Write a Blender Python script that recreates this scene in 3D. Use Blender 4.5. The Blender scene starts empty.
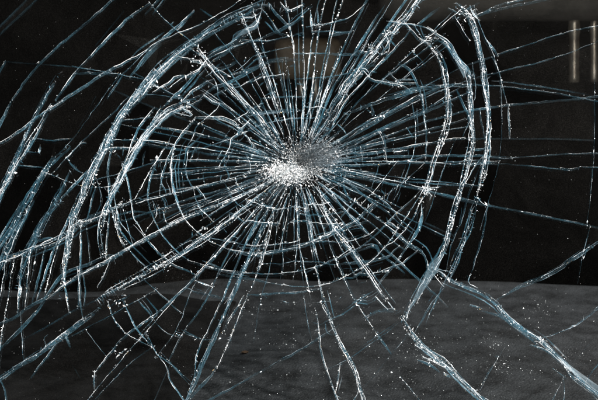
import bpy, bmesh, math, random
import numpy as np
from mathutils import Vector, Matrix, noise

random.seed(7)
rng = np.random.default_rng(7)
scene = bpy.context.scene
COL = scene.collection

# ------------------------------------------------------------------ camera
W_PX, H_PX = 598.0, 400.0
FOCAL, SENSOR = 60.0, 36.0
PITCH = math.radians(12.0)
DIST = 1.30
P0 = Vector((0.0, 0.0, 1.10))                       # middle of the glass
FWD = Vector((0, math.cos(PITCH), -math.sin(PITCH)))
RIGHT = Vector((1, 0, 0))
UP = RIGHT.cross(FWD)
CAM = P0 - FWD * DIST
cd = bpy.data.cameras.new('camera')
cam = bpy.data.objects.new('camera', cd)
COL.objects.link(cam)
cam.matrix_world = Matrix.Translation(CAM) @ Matrix((RIGHT, UP, -FWD)).transposed().to_4x4()
cd.lens = FOCAL
cd.sensor_width = SENSOR
cd.clip_start = 0.05
cd.clip_end = 100
cd.dof.use_dof = True
cd.dof.focus_distance = DIST
cd.dof.aperture_fstop = 11.0
scene.camera = cam

# ------------------------------------------------------------------ world and lamps
world = bpy.data.worlds.new('World')
scene.world = world
world.use_nodes = True
world.node_tree.nodes['Background'].inputs[0].default_value = (0.75, 0.85, 1.0, 1)
world.node_tree.nodes['Background'].inputs[1].default_value = 0.004


def area_lamp(name, elev, azim, dist, size, watts, colour):
    ld = bpy.data.lights.new(name, 'AREA')
    ld.shape = 'DISK'
    ld.size = size
    ld.energy = watts
    ld.color = colour
    o = bpy.data.objects.new(name, ld)
    COL.objects.link(o)
    e, a = math.radians(elev), math.radians(azim)
    d = Vector((math.sin(a) * math.cos(e), -math.cos(a) * math.cos(e), math.sin(e)))
    o.location = P0 + d * dist
    o.rotation_euler = (-d).to_track_quat('-Z', 'Y').to_euler()
    return o


area_lamp('key_lamp', 50, 63, 3.2, 0.12, 590, (1.0, 0.97, 0.93))
area_lamp('sky_lamp', 32, -84, 3.0, 1.2, 45, (0.80, 0.92, 1.0))
area_lamp('fill_lamp', 4, 8, 2.2, 0.35, 20, (1.0, 0.90, 0.78))

vs = scene.view_settings
vs.view_transform = 'Standard'
vs.look = 'None'
vs.exposure = 0.0
vs.gamma = 1.0
vs.use_curve_mapping = False
scene.render.engine = 'CYCLES'
scene.cycles.transparent_max_bounces = 48
scene.cycles.max_bounces = 4
scene.cycles.diffuse_bounces = 2
scene.cycles.glossy_bounces = 2
scene.cycles.sample_clamp_indirect = 3.0

# ------------------------------------------------------------------ from photograph to place
LEAN = math.radians(35.0)
GN = Vector((0, -math.cos(LEAN), math.sin(LEAN)))   # outward normal of the glass
CX, CY = 298.0, 165.0                                # point of impact
PXM = 0.6 * DIST / W_PX                              # metres in one photo pixel at the glass


def ray(x, y):
    return FWD + RIGHT * ((x - W_PX / 2) / W_PX * (SENSOR / FOCAL)) + UP * ((H_PX / 2 - y) / W_PX * (SENSOR / FOCAL))


def dent(x, y):
    dx, dy = x - CX, y - CY
    r = math.hypot(dx * 0.92 - 0.15 * dy, dy)
    r2 = math.hypot(dx, dy)
    return 0.040 * math.exp(-(r / 26.0) ** 1.1) + 0.012 * math.exp(-(r2 / 150.0) ** 2)


def gp(x, y, deep=0.0):
    """point of the bowed and dented windshield seen at photo pixel (x, y); deep = metres below its outer face"""
    d = ray(x, y)
    t = (P0 - CAM).dot(GN) / d.dot(GN)
    p = CAM + d * t
    bow = 0.06 * p.x * p.x
    p = p + d.normalized() * (dent(x, y) + bow)
    return p - GN * deep


def at_y(x, y, Y):
    d = ray(x, y)
    return CAM + d * ((Y - CAM.y) / d.y)


# ------------------------------------------------------------------ materials
def mat(name):
    m = bpy.data.materials.new(name)
    m.use_nodes = True
    nt = m.node_tree
    nt.nodes.clear()
    out = nt.nodes.new('ShaderNodeOutputMaterial')
    return m, nt, out


def N(nt, t, **kw):
    n = nt.nodes.new(t)
    for k, v in kw.items():
        if k in n.inputs.keys() if isinstance(k, str) else False:
            n.inputs[k].default_value = v
        else:
            setattr(n, k, v)
    return n


def ramp(nt, fac, stops):
    r = nt.nodes.new('ShaderNodeValToRGB')
    e = r.color_ramp.elements
    while len(e) < len(stops):
        e.new(0.5)
    for q, (p, c) in zip(e, stops):
        q.position = p
        q.color = c if len(c) == 4 else (*c, 1)
    nt.links.new(fac, r.inputs[0])
    return r


def glass_material():
    m, nt, out = mat('clear_laminated_glass')
    L = nt.links.new
    lw = N(nt, 'ShaderNodeLayerWeight', Blend=0.5)
    p5 = N(nt, 'ShaderNodeMath', operation='POWER')
    p5.inputs[1].default_value = 5.0
    L(lw.outputs['Facing'], p5.inputs[0])
    ma = N(nt, 'ShaderNodeMath', operation='MULTIPLY_ADD')
    ma.inputs[1].default_value = 0.9
    ma.inputs[2].default_value = 0.035
    L(p5.outputs[0], ma.inputs[0])
    tr = N(nt, 'ShaderNodeBsdfTransparent')
    tr.inputs[0].default_value = (0.957, 0.967, 0.967, 1)
    gl = N(nt, 'ShaderNodeBsdfGlossy', Roughness=0.03)
    gl.inputs[0].default_value = (0.9, 0.97, 1, 1)
    mx = N(nt, 'ShaderNodeMixShader')
    L(ma.outputs[0], mx.inputs[0])
    L(tr.outputs[0], mx.inputs[1])
    L(gl.outputs[0], mx.inputs[2])
    geo = N(nt, 'ShaderNodeTexCoord')
    n1 = N(nt, 'ShaderNodeTexNoise', Scale=9.0, Detail=7.0, Roughness=0.7, Distortion=1.2)
    L(geo.outputs['Object'], n1.inputs['Vector'])
    n2 = N(nt, 'ShaderNodeTexNoise', Scale=900.0, Detail=1.0)
    L(geo.outputs['Object'], n2.inputs['Vector'])
    haze = ramp(nt, n1.outputs['Fac'], [(0.30, (0.0004,) * 3), (0.75, (0.0019,) * 3)])  # thin diffuse haze added to lift the blacks of the panes
    grit = ramp(nt, n2.outputs['Fac'], [(0.45, (0.4,) * 3), (0.75, (2.0,) * 3)])  # fine noise that breaks up the haze
    fm = N(nt, 'ShaderNodeMath', operation='MULTIPLY')
    L(haze.outputs[0], fm.inputs[0])
    L(grit.outputs[0], fm.inputs[1])
    oi = N(nt, 'ShaderNodeObjectInfo')  # random haze per pane stands in for light on its tilt
    pr = N(nt, 'ShaderNodeMath', operation='MULTIPLY_ADD')
    pr.inputs[1].default_value = 1.5
    pr.inputs[2].default_value = 0.35
    L(oi.outputs['Random'], pr.inputs[0])
    fm2 = N(nt, 'ShaderNodeMath', operation='MULTIPLY')
    L(fm.outputs[0], fm2.inputs[0])
    L(pr.outputs[0], fm2.inputs[1])
    dd = N(nt, 'ShaderNodeBsdfDiffuse')
    dd.inputs[0].default_value = (0.62, 0.58, 0.54, 1)
    mf = N(nt, 'ShaderNodeMixShader')
    L(fm2.outputs[0], mf.inputs[0])
    L(mx.outputs[0], mf.inputs[1])
    L(dd.outputs[0], mf.inputs[2])
    L(mf.outputs[0], out.inputs[0])
    return m


def crack_material():
    """the torn wall of a crack: see-through bluish glass with frosted streaks along it"""
    m, nt, out = mat('fractured_glass_wall')
    L = nt.links.new
    uv = N(nt, 'ShaderNodeUVMap', uv_map='UVMap')
    at = N(nt, 'ShaderNodeVertexColor', layer_name='crack')      # r opacity, g whiteness
    sp = N(nt, 'ShaderNodeSeparateColor')
    L(at.outputs[0], sp.inputs[0])
    mp = N(nt, 'ShaderNodeMapping')
    mp.inputs['Scale'].default_value = (26, 5.0, 1)
    L(uv.outputs[0], mp.inputs[0])
    n1 = N(nt, 'ShaderNodeTexNoise', Scale=1.0, Detail=4.0, Roughness=0.65)
    L(mp.outputs[0], n1.inputs['Vector'])
    geo = N(nt, 'ShaderNodeTexCoord')
    n2 = N(nt, 'ShaderNodeTexNoise', Scale=330.0, Detail=2.0)
    L(geo.outputs['Object'], n2.inputs['Vector'])
    streak = ramp(nt, n1.outputs['Fac'], [(0.42, (0, 0, 0)), (0.60, (1, 1, 1))])
    spark = ramp(nt, n2.outputs['Fac'], [(0.50, (0, 0, 0)), (0.68, (1, 1, 1))])
    # opacity
    su = N(nt, 'ShaderNodeSeparateXYZ')
    L(uv.outputs[0], su.inputs[0])
    a1 = N(nt, 'ShaderNodeMath', operation='MULTIPLY_ADD')
    a1.inputs[1].default_value = 0.62
    a1.inputs[2].default_value = 0.18
    L(streak.outputs[0], a1.inputs[0])
    a2 = N(nt, 'ShaderNodeMath', operation='MULTIPLY_ADD')
    a2.inputs[1].default_value = 0.22
    L(spark.outputs[0], a2.inputs[0])
    L(a1.outputs[0], a2.inputs[2])
    a25 = N(nt, 'ShaderNodeMath', operation='ADD')
    L(a2.outputs[0], a25.inputs[0])
    L(sp.outputs[2], a25.inputs[1])
    a3 = N(nt, 'ShaderNodeMath', operation='MULTIPLY', use_clamp=True)
    L(a25.outputs[0], a3.inputs[0])
    L(sp.outputs[0], a3.inputs[1])
    # colour : blue-green depth of the glass to white powder and painted glints
    w1 = N(nt, 'ShaderNodeMath', operation='MULTIPLY')
    L(streak.outputs[0], w1.inputs[0])
    w1.inputs[1].default_value = 0.5
    w2 = N(nt, 'ShaderNodeMath', operation='MULTIPLY_ADD')
    L(spark.outputs[0], w2.inputs[0])
    w2.inputs[1].default_value = 0.7
    L(w1.outputs[0], w2.inputs[2])
    w3 = N(nt, 'ShaderNodeMath', operation='MULTIPLY_ADD', use_clamp=True)
    L(w2.outputs[0], w3.inputs[0])
    L(sp.outputs[1], w3.inputs[1])
    L(sp.outputs[2], w3.inputs[2])
    cr = ramp(nt, w3.outputs[0], [(0.0, (0.026, 0.125, 0.185)), (0.42, (0.14, 0.31, 0.41)), (0.75, (0.64, 0.67, 0.71)), (1.0, (0.93, 0.92, 0.93))])
    di = N(nt, 'ShaderNodeBsdfDiffuse')
    L(cr.outputs[0], di.inputs[0])
    tl = N(nt, 'ShaderNodeBsdfTranslucent')
    L(cr.outputs[0], tl.inputs[0])
    gl = N(nt, 'ShaderNodeBsdfGlossy', Roughness=0.28)
    gl.inputs[0].default_value = (0.92, 0.97, 1, 1)
    bmp = N(nt, 'ShaderNodeBump', Strength=0.6, Distance=0.001)
    L(n2.outputs['Fac'], bmp.inputs['Height'])
    L(bmp.outputs[0], gl.inputs['Normal'])
    m1 = N(nt, 'ShaderNodeMixShader')
    m1.inputs[0].default_value = 0.45
    L(di.outputs[0], m1.inputs[1])
    L(tl.outputs[0], m1.inputs[2])
    m2 = N(nt, 'ShaderNodeMixShader')
    m2.inputs[0].default_value = 0.22
    L(m1.outputs[0], m2.inputs[1])
    L(gl.outputs[0], m2.inputs[2])
    tr = N(nt, 'ShaderNodeBsdfTransparent')
    m3 = N(nt, 'ShaderNodeMixShader')
    L(a3.outputs[0], m3.inputs[0])
    L(tr.outputs[0], m3.inputs[1])
    L(m2.outputs[0], m3.inputs[2])
    L(m3.outputs[0], out.inputs[0])
    return m


def chip_material(name, colour, gloss=0.25, alpha=1.0, back=0.4):
    m, nt, out = mat(name)
    L = nt.links.new
    di = N(nt, 'ShaderNodeBsdfDiffuse')
    tl = N(nt, 'ShaderNodeBsdfTranslucent')
    geo = N(nt, 'ShaderNodeTexCoord')
    n2 = N(nt, 'ShaderNodeTexNoise', Scale=260.0, Detail=3.0)
    L(geo.outputs['Object'], n2.inputs['Vector'])
    c = ramp(nt, n2.outputs['Fac'], [(0.35, tuple(v * 0.55 for v in colour)), (0.62, colour)])
    L(c.outputs[0], di.inputs[0])
    L(c.outputs[0], tl.inputs[0])
    gl = N(nt, 'ShaderNodeBsdfGlossy', Roughness=0.2)
    m1 = N(nt, 'ShaderNodeMixShader')
    m1.inputs[0].default_value = back
    L(di.outputs[0], m1.inputs[1])
    L(tl.outputs[0], m1.inputs[2])
    m2 = N(nt, 'ShaderNodeMixShader')
    m2.inputs[0].default_value = gloss
    L(m1.outputs[0], m2.inputs[1])
    L(gl.outputs[0], m2.inputs[2])
    if alpha < 1:
        tr = N(nt, 'ShaderNodeBsdfTransparent')
        m3 = N(nt, 'ShaderNodeMixShader')
        m3.inputs[0].default_value = alpha
        L(tr.outputs[0], m3.inputs[1])
        L(m2.outputs[0], m3.inputs[2])
        L(m3.outputs[0], out.inputs[0])
    else:
        L(m2.outputs[0], out.inputs[0])
    return m


def vinyl_material(name, c0, c1, scale, rough=0.55, bump=0.35, grain=420.0, spec=0.5):
    m, nt, out = mat(name)
    L = nt.links.new
    geo = N(nt, 'ShaderNodeTexCoord')
    n1 = N(nt, 'ShaderNodeTexNoise', Scale=scale, Detail=10.0, Roughness=0.74)
    L(geo.outputs['Object'], n1.inputs['Vector'])
    cr = ramp(nt, n1.outputs['Fac'], [(0.36, c0), (0.64, c1)])
    vo = N(nt, 'ShaderNodeTexVoronoi', Scale=grain)
    L(geo.outputs['Object'], vo.inputs['Vector'])
    bs = N(nt, 'ShaderNodeBsdfPrincipled', Roughness=rough)
    bs.inputs['Specular IOR Level'].default_value = spec
    L(cr.outputs[0], bs.inputs['Base Color'])
    bp = N(nt, 'ShaderNodeBump', Strength=bump, Distance=0.0012)
    L(vo.outputs['Distance'], bp.inputs['Height'])
    L(bp.outputs[0], bs.inputs['Normal'])
    rr = ramp(nt, n1.outputs['Fac'], [(0.3, (rough - 0.12,) * 3), (0.7, (rough + 0.12,) * 3)])
    L(rr.outputs[0], bs.inputs['Roughness'])
    L(bs.outputs[0], out.inputs[0])
    return m


M_GLASS = glass_material()
M_CRACK = crack_material()
M_CHIP = chip_material('white_glass_chip', (0.86, 0.88, 0.90))
M_GLINT = chip_material('amber_glint_chip', (0.85, 0.62, 0.34))  # warm glints painted into the colour of a few chips
M_CRUSH = chip_material('powdered_glass', (0.74, 0.725, 0.735), 0.08, 1.0, 0.12)
M_CRUSH_SHADE = chip_material('shade_grey_powdered_glass', (0.17, 0.195, 0.22), 0.08, 0.85, 0.15)  # grey copy of the powder, shade put into its colour
M_FLAKE = chip_material('thin_frosted_glass_flake', (0.30, 0.45, 0.55), 0.06, 0.09)
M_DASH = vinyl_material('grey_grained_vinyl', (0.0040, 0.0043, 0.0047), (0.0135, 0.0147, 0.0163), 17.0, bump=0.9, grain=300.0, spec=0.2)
M_DARK_SHEET = vinyl_material('black_wrinkled_vinyl', (0.0006, 0.0006, 0.0006), (0.0034, 0.0034, 0.0035), 10.0, 0.6, spec=0.04)
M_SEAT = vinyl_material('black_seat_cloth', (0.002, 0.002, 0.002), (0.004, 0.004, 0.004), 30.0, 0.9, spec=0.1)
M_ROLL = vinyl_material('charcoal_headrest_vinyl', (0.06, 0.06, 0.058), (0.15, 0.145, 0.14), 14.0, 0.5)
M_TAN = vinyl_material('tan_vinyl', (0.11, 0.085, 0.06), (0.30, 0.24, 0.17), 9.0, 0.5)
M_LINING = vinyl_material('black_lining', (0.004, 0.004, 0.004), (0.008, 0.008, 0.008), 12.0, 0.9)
M_BROWN = vinyl_material('brown_dry_leaf', (0.010, 0.006, 0.003), (0.022, 0.012, 0.006), 200.0, 0.8, spec=0.1)


def chrome_material():
    m, nt, out = mat('brushed_metal')
    L = nt.links.new
    geo = N(nt, 'ShaderNodeTexCoord')
    n1 = N(nt, 'ShaderNodeTexNoise', Scale=40.0, Detail=3.0)
    L(geo.outputs['Object'], n1.inputs['Vector'])
    cr = ramp(nt, n1.outputs['Fac'], [(0.35, (0.30, 0.27, 0.24)), (0.65, (0.62, 0.58, 0.52))])
    bs = N(nt, 'ShaderNodeBsdfPrincipled', Roughness=0.38, Metallic=0.7)
    L(cr.outputs[0], bs.inputs['Base Color'])
    L(bs.outputs[0], out.inputs[0])
    return m


M_METAL = chrome_material()


# ------------------------------------------------------------------ object helpers
def link_mesh(name, me, parent=None, mats=()):
    for m in mats:
        me.materials.append(m)
    o = bpy.data.objects.new(name, me)
    COL.objects.link(o)
    if parent:
        o.parent = parent
        o.matrix_parent_inverse = parent.matrix_world.inverted()
    return o


def from_bm(name, bm, parent=None, mats=(), smooth=False):
    me = bpy.data.meshes.new(name)
    bm.to_mesh(me)
    bm.free()
    if smooth:
        for p in me.polygons:
            p.use_smooth = True
    return link_mesh(name, me, parent, mats)


def empty(name, loc, label, cat):
    o = bpy.data.objects.new(name, None)
    COL.objects.link(o)
    o.location = loc
    o['label'] = label
    o['category'] = cat
    bpy.context.view_layer.update()
    return o


# ------------------------------------------------------------------ the cracks, read off the photograph
# kind: (width px, opacity, whiteness, chips per px)
K = {
    'f': (0.6, 0.28, 0.5, 0.00),      # faint hairline
    't': (0.7, 0.58, 0.9, 0.06),      # thin
    'm': (1.05, 0.80, 1.0, 0.18),     # medium
    'b': (1.5, 0.78, 0.40, 0.06),     # blue clear wall
    'B': (2.3, 0.78, 0.40, 0.12),     # wide blue wall
    'w': (1.35, 0.85, 1.15, 0.42),    # white
    'W': (1.9, 0.80, 1.10, 0.60),     # wide white
    's': (1.9, 1.30, 2.00, 0.70),     # blazing white
}
CR = []          # (kind, pts, strands, spread)


def c(kind, *xy, n=1, sp=0.0):
    CR.append((kind, [(xy[i], xy[i + 1]) for i in range(0, len(xy), 2)], n, sp))


# upper left
c('f', 0, 25, 24, 1)
c('f', 0, 33, 34, 1)
c('t', 12, 99, 26, 79, 40, 62, 55, 48, 70, 36, 112, 0)
c('b', 12, 99, 0, 122)
c('m', 55, 100, 63, 88, 81, 66, 106, 39, 131, 15, 150, 2)
c('f', 95, 45, 124, 10)
c('m', 62, 100, 84, 86, 105, 72, 132, 58, 150, 48, 175, 28, 194, 10)
c('b', 59, 74, 42, 100, 24, 137, 10, 168, 0, 190, n=2, sp=1.5)
c('m', 72, 66, 84, 68, 100, 70, 124, 75, 145, 79)
c('f', 72, 66, 20, 62)
c('t', 78, 73, 105, 73, 118, 74)
c('b', 115, 80, 100, 100, 68, 145, 50, 160)
c('t', 122, 76, 107, 98)
c('b', 5, 60, 0, 69)
c('b', 125, 71, 135, 61, 143, 52, 165, 36, 172, 29)
c('b', 133, 72, 150, 50, 160, 42)
c('m', 150, 3, 163, 18, 178, 31, 190, 40, 195, 45)
c('b', 176, 28, 194, 10)
c('t', 152, 14, 162, 0)
c('t', 145, 14, 158, 0)
c('f', 200, 8, 218, 20)
# outer band, top left, in a sweep
c('B', 88, 180, 98, 158, 107, 143, 115, 125, 133, 100, 148, 80, 165, 63, 190, 43, 215, 28, 245, 9, 268, 3, 285, 10, n=4, sp=4.2)
c('w', 133, 102, 150, 81, 168, 64, 196, 42, n=2, sp=3)
c('t', 152, 79, 180, 48, 225, 14, 262, 0)
c('m', 170, 36, 200, 24, 232, 6, 240, 0)
c('W', 82, 198, 88, 180, 98, 158, 106, 143, 115, 126, n=2, sp=4)
c('W', 110, 198, 123, 173, 138, 145, 150, 128, 165, 113, 183, 104, n=3, sp=4)
c('m', 104, 141, 120, 139, 150, 139, 175, 144)
c('m', 108, 149, 120, 147, 133, 148)
c('m', 130, 119, 150, 117, 165, 114)
c('t', 95, 179, 123, 172, 150, 163, 212, 145, 233, 138, 265, 122, 300, 117)
c('b', 212, 145, 233, 136, 262, 123, 300, 117, 325, 118)
c('w', 135, 198, 150, 170, 160, 155, 175, 130)
c('b', 150, 94, 168, 95, 183, 100, 200, 112)
c('s', 150, 83, 160, 88, 168, 83)
c('m', 152, 92, 170, 82, 176, 76, 195, 75, 205, 62)
c('m', 170, 100, 186, 84, 200, 68, 208, 58)
c('t', 182, 95, 200, 75)
# left verticals
c('m', 64, 100, 38, 116, 12, 136, 0, 142)
c('w', 55, 100, 44, 117, 33, 135, 22, 155, 15, 167, 0, 193, n=2, sp=2)
c('t', 24, 137, 15, 165, 4, 190, 0, 198)
c('s', 26, 132, 24, 139)
c('t', 35, 138, 50, 140, 65, 139)
c('t', 19, 165, 42, 167)
c('t', 28, 151, 38, 152)
c('s', 38, 152, 40, 146)
c('b', 68, 145, 50, 162, 42, 172, 34, 186, 27, 200, 15, 222, 0, 244, n=3, sp=2.6)
c('w', 52, 157, 44, 170, 40, 176)
c('t', 125, 100, 108, 117, 88, 135, 65, 158, 52, 173)
c('m', 45, 172, 63, 179, 80, 186, 95, 188, 110, 186, 123, 180)
c('B', 66, 156, 71, 164, 78, 170, 86, 174)
c('m', 66, 158, 80, 143, 86, 142)
c('m', 60, 200, 70, 188, 83, 175, 92, 166)
c('t', 34, 200, 24, 218, 18, 232, 10, 255)
c('t', 22, 200, 10, 220, 0, 237)
c('b', 60, 200, 48, 212, 40, 222, 32, 238, 24, 254, n=2, sp=2.2)
c('b', 82, 198, 72, 214, 60, 238)
c('m', 80, 200, 76, 212, 70, 232)
c('t', 95, 188, 90, 205, 86, 222)
c('t', 97, 180, 102, 200, 95, 216)
# lower left diagonals
c('W', 0, 262, 25, 252, 50, 242, 70, 232, 76, 225, 95, 218, 110, 211, 120, 206, 135, 203, 150, 205, n=2, sp=2.2)
c('b', 33, 243, 42, 239, 50, 238, 58, 240)
c('W', 45, 298, 65, 283, 88, 270, 110, 260, 130, 247, 150, 236, 170, 225, 183, 218, 232, 200, 262, 186, n=2, sp=1.5)
c('b', 48, 293, 56, 282, 63, 273, 75, 268, 90, 264, 105, 255, 112, 255)
c('m', 5, 263, 3, 278, 0, 292)
c('w', 14, 258, 10, 280, 7, 300, 2, 330, 0, 345)
c('m', 23, 254, 20, 275, 18, 300)
c('s', 21, 286, 19, 297)
c('w', 30, 253, 27, 275, 25, 306)
c('t', 37, 248, 33, 268, 30, 284)
c('t', 45, 248, 39, 275, 33, 298)
c('w', 60, 240, 55, 253, 50, 270, 45, 292)
c('w', 73, 231, 69, 246, 65, 260, 63, 280, 67, 300)
c('m', 81, 226, 80, 248, 80, 268, 78, 298)
c('t', 86, 224, 88, 245, 90, 265)
c('m', 98, 220, 101, 240, 104, 257)
c('w', 109, 213, 107, 235, 106, 258)
c('m', 108, 263, 103, 276, 97, 287)
c('W', 114, 210, 118, 228, 122, 240, 128, 249, n=2, sp=3)
c('B', 128, 249, 137, 258, 146, 267, 150, 270)
c('t', 124, 212, 128, 228, 133, 244)
c('m', 78, 272, 80, 285, 80, 303, 83, 318)
c('t', 82, 270, 85, 290, 84, 300)
c('W', 97, 303, 113, 290, 130, 281, 150, 270, 175, 256, 200, 239, 225, 222, 255, 200, 275, 184, n=3, sp=5)
c('b', 0, 323, 15, 317, 25, 308, 45, 298, 52, 294)
c('b', 0, 348, 11, 338, 23, 326, 33, 315, 45, 300)
c('B', 0, 378, 18, 365, 38, 353, 58, 339, 83, 320, 100, 308, 113, 297, n=2, sp=2)
c('w', 40, 352, 58, 338, 70, 329, 83, 318)
c('t', 21, 326, 22, 342, 23, 358)
c('f', 25, 338, 45, 327, 68, 313, 95, 300)
c('b', 66, 336, 68, 342, 70, 348)
c('t', 60, 342, 88, 327, 108, 316, 128, 305, 150, 293)
c('t', 86, 330, 95, 342, 105, 355)
c('f', 72, 365, 80, 378)
c('t', 30, 378, 55, 345)
c('w', 108, 302, 111, 314, 115, 322, 125, 333)
c('m', 123, 300, 129, 314, 135, 327, 150, 345)
c('m', 95, 371, 110, 353, 125, 335, 138, 326, 150, 318, 175, 298, 210, 262, 240, 228, 265, 198)
c('m', 90, 397, 100, 384, 110, 372, 125, 355, 138, 340, 160, 316, 188, 282, 225, 243, 262, 203)
c('t', 95, 399, 108, 385, 125, 367, 150, 348)
c('s', 94, 371, 93.5, 380, 94, 389)
c('s', 116, 358, 121, 352, 126, 349)
c('m', 125, 333, 138, 340, 150, 346)
c('b', 0, 380, 4, 388, 5, 397)
c('t', 45, 345, 43, 338, 48, 334)
c('t', 118, 301, 130, 294)
c('w', 140, 302, 148, 311, 152, 319)
# lower middle left
c('b', 150, 340, 154, 348, 157, 355, 168, 361, 180, 372, 190, 381)
c('m', 152, 345, 160, 358, 167, 367, 169, 380, 182, 397)
c('t', 165, 357, 175, 368, 188, 383)
c('t', 150, 285, 165, 298, 178, 310)
c('b', 150, 303, 158, 313, 150, 322)
c('t', 155, 322, 162, 329, 170, 335, 180, 337)
c('B', 175, 331, 188, 334, 200, 339, 218, 339)
c('s', 176, 334, 182, 336)
c('w', 264, 205, 275, 208, 267, 245, 257, 275, 245, 300, 232, 333)
c('W', 270, 222, 264, 247, 256, 274)
c('w', 245, 300, 238, 318, 232, 333, 224, 352, 217, 367)
c('B', 217, 367, 209, 378, 200, 387, 190, 398)
c('m', 260, 212, 247, 240, 235, 268, 217, 312, 205, 335, 196, 355, 195, 368)
c('B', 264, 218, 250, 253, 240, 275, 230, 300, 213, 338, 201, 364, 193, 382, 186, 400, n=2, sp=1.6)
c('w', 243, 296, 238, 305, 230, 318, 220, 338)
c('t', 258, 214, 228, 250, 207, 300, 182, 333, 170, 358)
c('t', 245, 218, 215, 250, 190, 290, 180, 325, 160, 352)
c('f', 172, 360, 163, 380, 155, 398)
c('t', 252, 225, 222, 270, 200, 300)
c('B', 228, 249, 240, 253, 260, 254, 275, 251, 300, 246, 315, 241, 335, 231, 355, 221, 370, 208, 382, 198)
c('m', 262, 255, 280, 251, 300, 247)
c('w', 188, 260, 205, 266, 223, 270, 243, 272)
c('b', 223, 275, 240, 277, 255, 279, 268, 282)
c('s', 195, 280, 204, 284, 213, 287)
c('b', 185, 288, 200, 293, 214, 296, 228, 298)
c('t', 248, 295, 275, 293, 300, 292, 312, 290)
c('b', 205, 236, 218, 239, 232, 241)
c('s', 198, 231, 203, 227)
c('w', 225, 240, 232, 236, 238, 238)
c('t', 278, 210, 276, 240, 268, 275, 260, 300, 253, 343)
c('t', 284, 215, 282, 247, 283, 280)
c('m', 290, 200, 284, 225, 280, 247)
c('m', 297, 205, 299, 225, 299, 248)
c('b', 340, 325, 300, 350, 272, 365, 238, 384, 212, 399)
c('f', 200, 202, 150, 215, 128, 228)
c('t', 200, 202, 170, 210, 150, 215)
c('t', 160, 196, 188, 190, 225, 179, 265, 169)
c('t', 255, 180, 205, 199, 183, 209, 160, 221)
# left fan, middle
c('m', 150, 160, 200, 160, 235, 161, 268, 162)
c('m', 165, 128, 183, 131, 225, 140, 268, 154)
c('m', 150, 141, 200, 148, 240, 153, 268, 158)
c('m', 150, 175, 200, 170, 240, 167, 264, 165)
c('t', 150, 179, 195, 173, 264, 167)
c('w', 140, 202, 160, 196, 188, 190, 225, 179, 265, 169)
c('t', 180, 206, 207, 198, 230, 187, 267, 172)
c('w', 192, 210, 217, 199, 245, 187, 272, 176)
c('m', 210, 214, 236, 199, 275, 178)
c('m', 195, 118, 184, 132, 175, 143, 168, 158, 165, 165, 161, 180, 160, 196)
c('t', 173, 145, 171, 160, 172, 175, 175, 200, 182, 214)
c('w', 160, 196, 166, 204, 162, 213, 168, 226)
c('w', 175, 200, 180, 209, 183, 216)
c('t', 233, 126, 225, 136, 218, 147)
c('t', 198, 145, 193, 152, 190, 160)
c('t', 222, 152, 216, 161)
c('s', 224, 157, 226, 163)
c('t', 182, 173, 183, 188)
c('t', 203, 175, 204, 183)
c('w', 198, 188, 202, 194, 206, 200)
c('W', 195, 117, 208, 117, 222, 117, 238, 125, 247, 137)
c('m', 183, 108, 195, 117, 175, 112)
c('t', 198, 122, 225, 134)
c('s', 181, 109, 192, 112)
c('w', 152, 200, 158, 214, 152, 222)
c('m', 122, 205, 138, 197, 160, 190)
c('t', 245, 152, 252, 168, 245, 180)
# upper middle-left radials
c('W', 195, 45, 203, 55, 210, 64, 220, 77, 230, 88, 240, 98, 250, 108, 258, 116, 272, 136, n=2, sp=2.4)
c('s', 190, 48, 204, 56, 210, 62)
c('s', 190, 60, 202, 62, 206, 66)
c('m', 185, 58, 203, 62, 218, 70)
c('W', 240, 13, 247, 28, 252, 40, 260, 55, 267, 75, 274, 95, 283, 125, n=2, sp=1.6)
c('t', 218, 36, 232, 54, 245, 70, 260, 98, 280, 137)
c('t', 205, 68, 218, 84, 218, 100, 250, 122, 274, 147)
c('m', 285, 0, 288, 14, 290, 25, 294, 50, 295, 75, 296, 100, 297, 130)
c('w', 290, 30, 294, 50, 294, 62)
c('b', 277, 58, 281, 78, 285, 98, 291, 132)
c('t', 265, 100, 274, 115, 284, 135)
c('b', 225, 78, 236, 70, 248, 60, 255, 54, 270, 50, 287, 47)
c('b', 210, 55, 226, 46, 243, 36)
c('b', 216, 59, 230, 49, 243, 39)
c('b', 200, 100, 210, 88, 228, 82, 248, 72, 260, 65, 275, 60, 300, 59)
c('m', 240, 72, 258, 66)
c('b', 243, 40, 256, 40, 270, 40, 298, 33)
c('b', 252, 41, 268, 35, 285, 27, 300, 18)
c('m', 232, 40, 234, 34, 243, 30, 257, 25, 260, 15)
c('m', 240, 16, 250, 18, 258, 14)
c('w', 244, 18, 252, 15)
c('b', 268, 3, 278, 16, 290, 27)
c('b', 272, 22, 278, 33, 286, 35)
c('t', 262, 8, 275, 25)
c('w', 280, 2, 288, 12, 300, 6)
c('b', 285, 25, 300, 12, 312, 4)
c('b', 250, 113, 275, 111, 300, 110)
c('t', 262, 98, 285, 96, 300, 96)
c('t', 210, 97, 225, 90, 238, 80)
c('m', 228, 82, 236, 88, 252, 79)
c('w', 205, 96, 214, 103, 225, 104)
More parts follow.
